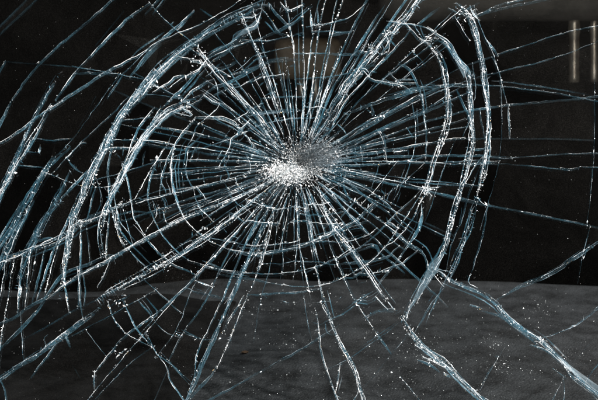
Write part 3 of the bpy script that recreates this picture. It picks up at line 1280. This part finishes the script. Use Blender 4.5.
def plen(p):
    return sum(math.hypot(b[0] - a[0], b[1] - a[1]) for a, b in zip(p, p[1:]))


CR.sort(key=lambda q: -plen(q[1]) * (1 + 0.3 * q[2]) * (K[q[0]][0] if q[0] != 'f' else 0.4))
MINOR = Soup()
for idx, (kind, pts, n, sp) in enumerate(CR):
    w, op, wh, cd_ = K[kind]
    P = resample(smooth_pts(pts), 2.6)
    S = Soup() if idx < 300 else MINOR
    seed = idx * 7.31
    group = [P] if n == 1 else strands(P, n + 1, sp * 0.95, seed)
    for k, Q in enumerate(group):
        ww = w if n == 1 else w * random.uniform(0.45, 0.85)
        if n > 1:                             # strands of a bundle give out one after the other
            c0, c1 = (int(len(Q) * random.uniform(0, 0.16)) for _ in range(2))
            if min(Q[0]) > 3 and Q[0][0] < 595 and Q[0][1] < 396:
                Q = Q[c0:]
            if min(Q[-1]) > 3 and Q[-1][0] < 595 and Q[-1][1] < 396:
                Q = Q[:len(Q) - c1]
        sd = random.choice((-1, 1))
        S.ribbon(Q, ww, op * (0.75 if kind in 'bBWw' else 1.0), wh, side=sd, seed=seed + k * 3.3, jit=0.22 if kind != 'f' else 0.1)
        if kind != 'f':                       # the bright torn lips where the wall meets the two faces of the pane
            lo = {'t': 0.45, 'b': 0.5, 'B': 0.55}.get(kind, 0.95)
            S.ribbon(Q, ww, lo, wh, depth=0.0003, seed=seed + k * 3.3, jit=0.22, shallow=-0.0003, lip=lo, shift=-0.5 * sd)
            if ww > 1.5:
                S.ribbon(Q, ww, lo * 0.8, wh, depth=0.0003, seed=seed + k * 3.3, jit=0.22, shallow=0.0035, lip=lo * 0.8, shift=0.5 * sd)
        L = len(Q) * 2.6
        for _ in range(int(L * cd_ * 2.0 / (1 + 0.25 * (n - 1)) + random.random())):
            t = random.randrange(len(Q))
            if nz(t * 0.13 + seed, 21.0) < -0.08 and random.random() < 0.8:
                continue
            x, y = Q[t]
            a_, b_ = Q[max(0, t - 1)], Q[min(len(Q) - 1, t + 1)]
            r = min(1.5, 0.30 * math.exp(random.gauss(0, 0.55)))
            S.chip(x + random.gauss(0, ww * 0.33), y + random.gauss(0, ww * 0.33), r,
                   random.uniform(-0.0006, 0.002), 2 if random.random() < 0.035 else 1, along=(b_[0] - a_[0], b_[1] - a_[1]))
        if kind in 'wWBm':                    # barbs torn off sideways
            for _ in range(int(L * 0.035 + random.random())):
                t = random.randrange(len(Q))
                x, y = Q[t]
                ang = random.uniform(0, 6.28)
                ln = random.uniform(1.5, 5.0)
                S.ribbon([(x + math.cos(ang) * ln * i / 3, y + math.sin(ang) * ln * i / 3) for i in range(4)], 0.8, 0.8, 1.2, depth=0.002, seed=seed + t, lip=0.3)
    LN = len(P) * 2.6
    if n > 1:                                 # rungs broken across the bundle
        for _ in range(int(LN * 0.30)):
            t = random.randrange(1, len(P))
            (ax, ay), (bx, by) = P[t - 1], P[t]
            l = math.hypot(bx - ax, by - ay) or 1
            tx, ty = (bx - ax) / l, (by - ay) / l
            h = sp * random.uniform(0.3, 0.9)
            sk = random.uniform(-1.6, 1.6)
            o_ = random.gauss(0, sp * 0.3)
            q0, q1 = (ax - ty * (o_ - h) - tx * sk, ay + tx * (o_ - h) - ty * sk), (ax - ty * (o_ + h) + tx * sk, ay + tx * (o_ + h) + ty * sk)
            S.ribbon([(q0[0] + (q1[0] - q0[0]) * i / 3, q0[1] + (q1[1] - q0[1]) * i / 3) for i in range(4)], random.uniform(0.5, 1.1), 0.85, 1.2,
                     depth=0.002, seed=seed + t, lip=random.uniform(0.1, 0.7))
    if kind in 'WBbw' and LN > 34:            # hairlines running alongside
        for _ in range(random.choice((0, 1, 1))):
            t0 = random.randrange(0, len(P) // 2)
            t1 = min(len(P) - 1, t0 + random.randrange(6, 6 + len(P) // 2))
            o0 = random.choice((-1, 1)) * (w * 0.6 + random.uniform(1.0, 5.5)) + random.uniform(-sp, sp) * 0.5
            o1 = o0 * random.uniform(0.1, 1.3)
            Q = []
            for i in range(t0, t1 + 1):
                (ax, ay), (bx, by) = P[max(0, i - 1)], P[min(len(P) - 1, i + 1)]
                l = math.hypot(bx - ax, by - ay) or 1
                o_ = o0 + (o1 - o0) * (i - t0) / max(1, t1 - t0)
                Q.append((P[i][0] - (by - ay) / l * o_, P[i][1] + (bx - ax) / l * o_))
            S.ribbon(Q, random.uniform(0.5, 0.9), random.uniform(0.35, 0.8), random.uniform(0.4, 1.2), depth=0.003, seed=seed + 77, lip=random.uniform(0, 0.4), jit=0.1)
    if idx < 300:
        S.build('crack', shield, CRMATS)
print('CRACKS', len(CR))
MINOR.build('minor_cracks', shield, CRMATS, 'stuff')

# ------------------------------------------------------------------ splinters broken out where cracks meet
def splinter(S, x, y, size, mi=None):
    a = random.uniform(0, 6.28)
    ln, wd = size * random.uniform(0.7, 1.6), size * random.uniform(0.15, 0.5)
    ux, uy = math.cos(a), math.sin(a)
    d = [random.uniform(-0.0012, 0.0004) for _ in range(4)]
    p = [gp(x + ux * ln, y + uy * ln, d[0]), gp(x - uy * wd, y + ux * wd, d[1]), gp(x - ux * ln * 0.6, y - uy * ln * 0.6, d[2]), gp(x + uy * wd * 0.8, y - ux * wd * 0.8, d[3])]
    mid = (p[0] + p[2]) / 2 - GN * 0.0012
    m_ = mi if mi is not None else random.choice((1, 1, 3, 3, 4))
    for i in range(4):
        S.poly([p[i], p[(i + 1) % 4], mid], m_)
    S.poly(p[::-1], m_)


S = Soup()
for x, y in KNOTS:
    if not (-20 < x < 620 and -20 < y < 420) or random.random() < 0.74:
        continue
    q = random.choice((0.5, 0.8, 1.0, 1.4)) * (0.75 if x > 495 or y > 320 else 1.0)
    for _ in range(random.randrange(1, 5)):
        S.chip(x + random.gauss(0, 1.3 * q), y + random.gauss(0, 1.3 * q), 0.42 * q * math.exp(random.gauss(0, 0.4)), random.uniform(-0.0008, 0.001), 2 if random.random() < 0.04 else 1)
    if random.random() < 0.35:
        splinter(S, x + random.gauss(0, 1.0), y + random.gauss(0, 1.0), 1.4 * q)
for x, y, r, n in ((155, 86, 6, 26), (202, 55, 8, 40), (196, 62, 6, 20), (184, 109, 7, 30), (242, 131, 5, 18), (428, 40, 6, 24), (436, 50, 5, 16), (338, 222, 7, 34),
                   (330, 212, 5, 16), (474, 14, 6, 26), (463, 18, 5, 14), (80, 224, 5, 22), (128, 205, 9, 34), (110, 148, 6, 20), (425, 190, 6, 18), (372, 47, 7, 24),
                   (388, 36, 6, 18), (378, 117, 6, 20), (258, 252, 4, 14), (205, 236, 9, 30), (165, 262, 11, 30), (120, 300, 7, 20), (62, 335, 7, 18), (118, 354, 4, 10),
                   (541, 341, 5, 16), (408, 330, 6, 20), (435, 362, 7, 22), (378, 336, 4, 12), (440, 274, 6, 18), (245, 22, 8, 20), (318, 25, 5, 14), (105, 256, 5, 14),
                   (45, 172, 4, 12), (96, 180, 6, 22), (165, 206, 7, 18), (158, 356, 4, 10), (485, 160, 4, 14), (472, 140, 4, 14), (398, 84, 6, 16)):
    for _ in range(n):
        a, rr = random.uniform(0, 6.28), r * math.sqrt(random.random())
        px_, py_ = x + rr * math.cos(a), y + rr * math.sin(a)
        if random.random() < 0.5:
            splinter(S, px_, py_, random.uniform(0.6, 1.9))
        else:
            S.chip(px_, py_, 0.36 * math.exp(random.gauss(0, 0.45)), random.uniform(-0.0008, 0.001))
S.build('junction_splinters', shield, CRMATS, 'stuff')

# ------------------------------------------------------------------ fine fracture round the impact
S = Soup()


def impact_r(a):
    return 1.0


for k in range(120):
    a = random.uniform(0, 2 * math.pi)
    ux, uy = math.cos(a), math.sin(a)
    down = uy > 0
    r0 = random.uniform(14, 34)
    r1 = r0 + random.uniform(12, 36)
    if random.random() < 0.3:
        r1 += random.uniform(15, 90) * (0.5 if abs(ux) > 0.9 and ux > 0 else 1)
    bend = random.gauss(0, 0.03)
    P = []
    m_ = max(4, int((r1 - r0) / 2.5))
    for i in range(m_ + 1):
        r = r0 + (r1 - r0) * i / m_
        aa = a + bend * (i / m_) ** 2
        P.append((CX + r * math.cos(aa) * 1.08, CY + r * math.sin(aa) * 0.95))
    ww = random.uniform(0.6, 1.5)
    S.ribbon(P, ww, random.uniform(0.45, 0.9), random.uniform(0.6, 1.7), seed=k * 3.17, depth=0.003, jit=0.15)
    S.ribbon(P, ww, 0.65, 1.0, seed=k * 3.17, depth=0.0003, jit=0.15, shallow=-0.0003, lip=random.uniform(0.2, 0.9), shift=0.5)
    for _ in range(int((r1 - r0) * 0.10)):
        x, y = random.choice(P)
        S.chip(x + random.gauss(0, 0.6), y + random.gauss(0, 0.6), 0.3 * math.exp(random.gauss(0, 0.35)), along=(ux, uy))
# little cross cracks that tie neighbouring spokes together
for k in range(150):
    a = random.uniform(0, 2 * math.pi)
    r = 30 + 150 * random.random() ** 1.3
    if -0.75 < a < 0.7 and r > 125:
        continue
    da = random.uniform(2.5, 9) / r * random.choice((1, 1, 1, 2))
    sl = random.gauss(0, 3)
    P = []
    for i in range(5):
        t = i / 4
        P.append((CX + (r + sl * t) * math.cos(a + da * t), CY + (r + sl * t) * math.sin(a + da * t) * 0.95))
    if P[0][1] > 330:
        continue
    S.ribbon(P, random.uniform(0.5, 1.6), random.uniform(0.4, 0.95), random.uniform(0.4, 1.6), seed=k * 1.7, depth=0.003)
    if random.random() < 0.6:
        S.chip(*random.choice(P), 0.45 * math.exp(random.gauss(0, 0.4)))
S.build('fine_cracks', shield, CRMATS, 'stuff')

# ------------------------------------------------------------------ crushed crater
S = Soup()


def crumble(x, y, mi, big=1.0):
    """one splinter of the crushed bowl, lying roughly along the spokes"""
    ux, uy = x - CX, y - CY
    l = math.hypot(ux, uy) or 1
    ux, uy = ux / l, uy / l
    ln = random.uniform(0.4, 1.5) * big
    wd = random.uniform(0.2, 0.5) * big
    d0 = random.uniform(-0.001, 0.003)
    ang = random.gauss(0, 0.35 + 1.4 * max(0, 1 - l / 26.0))
    vx, vy = ux * math.cos(ang) - uy * math.sin(ang), ux * math.sin(ang) + uy * math.cos(ang)
    tilt = random.gauss(0, 0.0005)
    S.poly([gp(x + vx * ln, y + vy * ln, d0 + tilt), gp(x - vy * wd, y + vx * wd, d0 + random.gauss(0, 0.0005)),
            gp(x - vx * ln * 0.7, y - vy * ln * 0.7, d0 - tilt), gp(x + vy * wd * 0.7, y - vx * wd * 0.7, d0 + random.gauss(0, 0.0005))], mi)


for k in range(3600):                          # splinters all round, thinning outwards
    a = random.uniform(0, 2 * math.pi)
    r = abs(random.gauss(0, 17)) + 3
    if r < 58:
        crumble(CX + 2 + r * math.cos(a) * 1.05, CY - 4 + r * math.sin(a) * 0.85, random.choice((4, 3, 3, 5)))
for k in range(4800):                          # packed white powder on the lower lip of the bowl
    x, y = random.gauss(288, 11), random.gauss(171.5, 5.2)
    if y > CY + 0.5 - max(0.0, (292 - x)) * 0.32 + max(0.0, x - 300) * 0.04:
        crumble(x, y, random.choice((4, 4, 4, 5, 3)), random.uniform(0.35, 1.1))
for k in range(500):
    x, y = random.gauss(308, 18), random.gauss(171, 4.5)
    if y > CY + 1:
        crumble(x, y, 4, 0.8)
for k in range(3600):                          # powdered glass on the far wall, its shade painted in as grey
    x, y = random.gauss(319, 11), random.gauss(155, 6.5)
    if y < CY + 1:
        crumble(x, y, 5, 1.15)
for k in range(90):
    a = random.uniform(0, 2 * math.pi)
    r = 40 * random.random() ** 0.7
    S.chip(CX + r * math.cos(a), CY + r * math.sin(a) * 0.8, 0.38 * math.exp(random.gauss(0, 0.4)), 0.0, 4)
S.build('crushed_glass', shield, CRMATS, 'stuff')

# ------------------------------------------------------------------ thin shells flaked off beside the big cracks
for pts in (((232, 40), (243, 30), (257, 28), (260, 15), (252, 24), (240, 36)),
            ((430, 264), (445, 250), (437, 272), (404, 318)),
            ((452, 276), (462, 248), (447, 284), (417, 332)),
            ((556, 355), (604, 390), (603, 396), (568, 369)),
            ((455, 60), (468, 70), (464, 78))):
    S = Soup()
    n = len(pts)
    top = [gp(x, y, random.uniform(-0.0012, 0.0002)) for x, y in pts]
    low = [p - GN * 0.0009 for p in top]
    S.poly(top[::-1], 3)
    S.poly(low, 3)
    for i in range(n):
        j = (i + 1) % n
        S.poly([top[i], top[j], low[j], low[i]], 3)
    S.build('glass_flake', shield, CRMATS)

# fine dust of glass lying on the pane
S = Soup()
for k in range(1500):
    x, y = random.uniform(-20, 620), random.uniform(-20, 420)
    S.chip(x, y, 0.13 * math.exp(random.gauss(0, 0.55)), -0.0002)
S.build('glass_dust', shield, CRMATS, 'stuff')

# ------------------------------------------------------------------ dashboard behind the glass
DZ = gp(299, Y1).z + 0.008
print('DASH Z', DZ, 'glass bottom', gp(299, Y1), gp(0, Y1), 'frame bottom', gp(299, 400))
e0, e1, e2 = (CAM + d_ * ((DZ - CAM.z) / d_.z) for d_ in (ray(410, 276), ray(598, 283), ray(40, 287)))
Y_EDGE = e1.y


def y_edge(x):
    if x > e0.x:
        return e0.y + (e1.y - e0.y) * (min(x, 0.6) - e0.x) / (e1.x - e0.x)
    t_ = min(1.0, (e0.x - x) / (e0.x - e2.x))
    return e0.y + (e2.y - e0.y) * t_ * t_


print('EDGE Y', Y_EDGE)
dash = empty('dashboard', (0, 0.2, DZ - 0.18), 'dark grey grained vinyl dashboard sprinkled with glass crumbs behind the windshield', 'dashboard')


def dash_z(x, y):
    z = DZ
    left = 1.0 / (1.0 + math.exp((x - 0.06) / 0.05))
    z += (0.003 + 0.011 * left) * noise.noise(Vector((x * 7, y * 11, 0.3)))
    z += 0.0022 * left * noise.noise(Vector((x * 9, y * 60 + 6 * noise.noise(Vector((x * 6, y * 6, 1))), 2.3)))
    return z


def dash_sheet(name, x0, x1, y0, y1, nx, ny, lift, material, thick=0.02, roll=0.02):
    bm = bmesh.new()
    g = []
    for j in range(ny + 1):
        row = []
        for i in range(nx + 1):
            x = x0 + (x1 - x0) * i / nx
            y1 = y_edge(x)
            y = y0 + (y1 - y0) * j / ny
            z = dash_z(x, y) + lift
            e = max(0.0, (y - (y1 - roll)) / roll)
            z -= roll * 0.5 * e * e
            row.append(bm.verts.new((x, y, z)))
        g.append(row)
    for j in range(ny):
        for i in range(nx):
            bm.faces.new((g[j][i], g[j][i + 1], g[j + 1][i + 1], g[j + 1][i]))
    low = []
    rim = [g[0][i] for i in range(nx + 1)] + [g[j][nx] for j in range(1, ny + 1)] + [g[ny][i] for i in range(nx - 1, -1, -1)] + [g[j][0] for j in range(ny - 1, 0, -1)]
    lows = [bm.verts.new((v.co.x, v.co.y, DZ - thick)) for v in rim]
    for i in range(len(rim)):
        j = (i + 1) % len(rim)
        bm.faces.new((rim[j], rim[i], lows[i], lows[j]))
    bm.faces.new(lows[::-1])
    return from_bm(name, bm, dash, (material,), True)


yb = gp(299, Y1).y
dash_sheet('dash_top', -0.60, 0.72, yb - 0.03, Y_EDGE, 130, 80, 0.0, M_DASH, 0.18)

d_ = ray(100, 297)  # darker wrinkled sheet over the left of the dash
Y_DARK_SHEET = (CAM + d_ * ((DZ - CAM.z) / d_.z)).y
pa, pb = (CAM + d_ * ((DZ - CAM.z) / d_.z) for d_ in (ray(239, 297), ray(187, 402)))
bm = bmesh.new()
g = []
NX, NY = 90, 80
for j in range(NY + 1):
    row = []
    for i in range(NX + 1):
        u, v_ = i / NX, j / NY
        y = (yb + 0.01) + (Y_DARK_SHEET + 0.035 * noise.noise(Vector((u * 4.5, 0.3, 8))) - yb - 0.01) * v_
        xr = pb.x + (pa.x - pb.x) * (y - pb.y) / (pa.y - pb.y) + 0.004 * noise.noise(Vector((0, y * 14, 2)))
        x = -0.58 + (xr + 0.58) * u
        e = min(u, 1 - u) * 30
        e = min(1.0, min(e, min(v_, 1 - v_) * 9))
        z = dash_z(x, y) - 0.003 + 0.008 * math.sqrt(max(0, 1 - (1 - e) ** 2))
        z += 0.0016 * e * noise.noise(Vector((x * 10, y * 75 + 5 * noise.noise(Vector((x * 6, y * 6, 1))), 2.3)))
        row.append(bm.verts.new((x, y, z)))
    g.append(row)
for j in range(NY):
    for i in range(NX):
        bm.faces.new((g[j][i], g[j][i + 1], g[j + 1][i + 1], g[j + 1][i]))
from_bm('dash_dark_sheet', bm, dash, (M_DARK_SHEET,), True)['label'] = 'black wrinkled sheet over the left of the dashboard'

# crumbs of glass fallen on it
crumb_me = []
for k in range(8):
    S = Soup()
    b = bmesh.new()
    bmesh.ops.create_icosphere(b, subdivisions=1, radius=1.0)
    for vv in b.verts:
        vv.co *= random.uniform(0.6, 1.25)
        vv.co.z *= 0.75
    me = bpy.data.meshes.new('glass_crumb')
    b.to_mesh(me)
    b.free()
    me.materials.append(M_CHIP)
    crumb_me.append(me)


HEAPS = [(random.uniform(240, 590), random.uniform(300, 400), random.uniform(5, 22)) for _ in range(16)]


def crumb_spot():
    while True:
        px = random.triangular(170, 610, 400)
        py = random.uniform(290, 404)
        if random.random() < 0.5:
            hx, hy, hr = random.choice(HEAPS)
            px, py = random.gauss(hx, hr * 1.5), random.gauss(hy, hr * 0.7)
        d = ray(px, py)
        p = CAM + d * ((DZ - CAM.z) / d.z)
        if p.y < Y_EDGE - 0.03:
            return p


for k in range(140):
    p = crumb_spot()
    o = bpy.data.objects.new('glass_crumb', crumb_me[k % 8])
    COL.objects.link(o)
    r = min(0.0016, 0.00046 * math.exp(random.gauss(0, 0.55)))
    o.scale = (r, r * random.uniform(0.7, 1.3), r)
    o.rotation_euler = (0, 0, random.uniform(0, 6.28))
    o.location = (p.x, p.y, dash_z(p.x, p.y) + r * 0.5)
    o['label'] = 'tiny sparkling crumb of broken glass lying on the dark dashboard'
    o['category'] = 'glass crumb'
    o['group'] = 'crumbs of glass on the dashboard'
S = Soup()
for k in range(2200):
    p = crumb_spot()
    r = 0.00016 * math.exp(random.gauss(0, 0.6))
    b = len(S.v)
    q = Matrix.Rotation(random.uniform(0, 6.28), 3, 'Z')
    ctr = Vector((p.x, p.y, dash_z(p.x, p.y) + r * 0.5))
    for a in (Vector((r, 0, 0)), Vector((0, r, 0)), Vector((0, 0, r * 0.9))):
        a = q @ a
        S.v.append(ctr + a * random.uniform(0.6, 1.4))
        S.v.append(ctr - a * random.uniform(0.6, 1.4))
    for i in (0, 1):
        for j in (2, 3):
            for kk in (4, 5):
                tt = (b + i, b + j, b + kk)
                S.f.append(tt[::-1] if (i + j + kk) % 2 else tt)
                S.uv.append(((0, 0),) * 3)
                S.col.append((1, 1, 0))
                S.mi.append(1)
o = S.build('glass_grit', None, CRMATS, 'stuff')
o['label'] = 'fine glittering glass grit scattered over the dashboard'
o['category'] = 'glass grit'

# a scrap of dry leaf among them
d = ray(245, 355)
p = CAM + d * ((DZ - CAM.z) / d.z)
bm = bmesh.new()
rings = []
for i in range(9):
    u = i / 8
    wdt = 0.0045 * math.sin(math.pi * (0.08 + 0.88 * u)) ** 0.8
    row = []
    for s_ in (-1, -0.4, 0, 0.4, 1):
        row.append(bm.verts.new(((u - 0.5) * 0.011, s_ * wdt * random.uniform(0.75, 1.1), 0.001 + 0.0022 * abs(s_) + random.uniform(0, 0.0012))))
    rings.append(row)
for r0, r1 in zip(rings, rings[1:]):
    for k in range(4):
        bm.faces.new((r0[k], r1[k], r1[k + 1], r0[k + 1]))
leaf = from_bm('leaf_scrap', bm, None, (M_BROWN,))
sm = leaf.modifiers.new('thickness', 'SOLIDIFY')
sm.thickness = 0.0004
leaf.location = (p.x, p.y, dash_z(p.x, p.y) - 0.0004)
leaf.rotation_euler = (0, 0, 0.5)
leaf['label'] = 'small curled brown scrap lying on the dark dashboard'
leaf['category'] = 'leaf'


# ------------------------------------------------------------------ dark cabin: seats behind the dashboard
def cushion(name, lo, hi, r, material, parent, pleats=0, seg=5):
    """a padded block with rolled edges and, if asked, stitched upright channels"""
    bm = bmesh.new()
    bmesh.ops.create_cube(bm, size=1.0)
    sx, sy, sz = (hi[i] - lo[i] for i in range(3))
    for v_ in bm.verts:
        v_.co = Vector(((v_.co.x + 0.5) * sx + lo[0], (v_.co.y + 0.5) * sy + lo[1], (v_.co.z + 0.5) * sz + lo[2]))
    bmesh.ops.bevel(bm, geom=bm.edges[:], offset=min(r, 0.48 * min(sx, sy, sz)), segments=seg, profile=0.6, affect='EDGES')
    if pleats:
        for k in range(1, pleats * 6):
            bmesh.ops.bisect_plane(bm, geom=bm.verts[:] + bm.edges[:] + bm.faces[:], plane_co=(lo[0] + sx * k / (pleats * 6), 0, 0), plane_no=(1, 0, 0))
        for v_ in bm.verts:
            ph = (v_.co.x - lo[0]) / sx * pleats
            if v_.co.y < lo[1] + sy * 0.5 and 0 < ph < pleats:
                v_.co.y += 0.012 * (1 - abs(math.sin(math.pi * ph))) ** 2
    return from_bm(name, bm, parent, (material,), True)


def tube(bm, pts, rad, n=12):
    prev = None
    for i, p_ in enumerate(pts):
        r = rad[i] if isinstance(rad, (list, tuple)) else rad
        a, b = pts[max(0, i - 1)], pts[min(len(pts) - 1, i + 1)]
        t_ = (b - a).normalized()
        u_ = t_.cross(Vector((0, 1, 0.01))).normalized()
        w_ = t_.cross(u_)
        row = [bm.verts.new(p_ + (u_ * math.cos(2 * math.pi * k / n) + w_ * math.sin(2 * math.pi * k / n)) * r) for k in range(n)]
        if prev:
            for k in range(n):
                bm.faces.new((prev[k], prev[(k + 1) % n], row[(k + 1) % n], row[k]))
        else:
            bm.faces.new(row[::-1])
        prev = row
    bm.faces.new(prev)


SY = 0.95
q0 = at_y(425, 22, SY)
q1 = at_y(660, -45, SY)
bk = at_y(500, 80, SY)
seat = empty('car_seat', (q0.x + 0.2, SY, DZ - 0.3), 'black car seat with a charcoal headrest roll on bare metal posts', 'seat')
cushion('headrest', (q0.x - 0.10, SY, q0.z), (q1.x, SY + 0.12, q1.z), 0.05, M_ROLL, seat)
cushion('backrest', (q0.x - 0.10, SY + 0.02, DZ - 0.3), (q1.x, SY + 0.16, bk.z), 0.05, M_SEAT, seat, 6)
for px, rr in ((574, 0.0120), (594, 0.0085)):
    a, b = at_y(px, 18, SY + 0.04), at_y(px, 82, SY + 0.04)
    bm = bmesh.new()
    prof = (1.05, 1.05, 1.12, 1.12, 1.0, 0.95, 0.97, 1.0, 1.0, 0.95, 0.94, 0.97, 1.0, 1.0, 1.0)
    tube(bm, [a + (b - a) * (i / 14) for i in range(15)], [rr * q for q in prof])
    from_bm('post', bm, seat, (M_METAL,), True)

h0 = at_y(274, 80, SY)
h1 = at_y(342, 38, SY)
tan = empty('car_seat', (0.0, SY, DZ - 0.3), 'car seat with a small tan headrest behind the impact', 'seat')
cushion('headrest', (h0.x, SY, h0.z), (h1.x, SY + 0.09, h1.z), 0.025, M_TAN, tan)
b1 = at_y(300, 98, SY)
cushion('backrest', (h0.x - 0.18, SY + 0.02, DZ - 0.3), (h1.x + 0.08, SY + 0.16, b1.z), 0.05, M_SEAT, tan, 6)
for sx in (0.40, 0.62):
    x = h0.x + (h1.x - h0.x) * sx
    bm = bmesh.new()
    tube(bm, [Vector((x, SY + 0.05, b1.z - 0.03)), Vector((x, SY + 0.05, h0.z + 0.02))], 0.009)
    from_bm('post', bm, tan, (M_METAL,), True)

l0 = at_y(-70, 130, SY)
l1 = at_y(135, -30, SY)
left = empty('car_seat', ((l0.x + l1.x) / 2, SY, DZ - 0.3), 'black car seat with faint upright pleats and no headrest', 'seat')
cushion('backrest', (l0.x, SY + 0.02, DZ - 0.3), (l1.x, SY + 0.16, l1.z), 0.05, M_SEAT, left, 8)

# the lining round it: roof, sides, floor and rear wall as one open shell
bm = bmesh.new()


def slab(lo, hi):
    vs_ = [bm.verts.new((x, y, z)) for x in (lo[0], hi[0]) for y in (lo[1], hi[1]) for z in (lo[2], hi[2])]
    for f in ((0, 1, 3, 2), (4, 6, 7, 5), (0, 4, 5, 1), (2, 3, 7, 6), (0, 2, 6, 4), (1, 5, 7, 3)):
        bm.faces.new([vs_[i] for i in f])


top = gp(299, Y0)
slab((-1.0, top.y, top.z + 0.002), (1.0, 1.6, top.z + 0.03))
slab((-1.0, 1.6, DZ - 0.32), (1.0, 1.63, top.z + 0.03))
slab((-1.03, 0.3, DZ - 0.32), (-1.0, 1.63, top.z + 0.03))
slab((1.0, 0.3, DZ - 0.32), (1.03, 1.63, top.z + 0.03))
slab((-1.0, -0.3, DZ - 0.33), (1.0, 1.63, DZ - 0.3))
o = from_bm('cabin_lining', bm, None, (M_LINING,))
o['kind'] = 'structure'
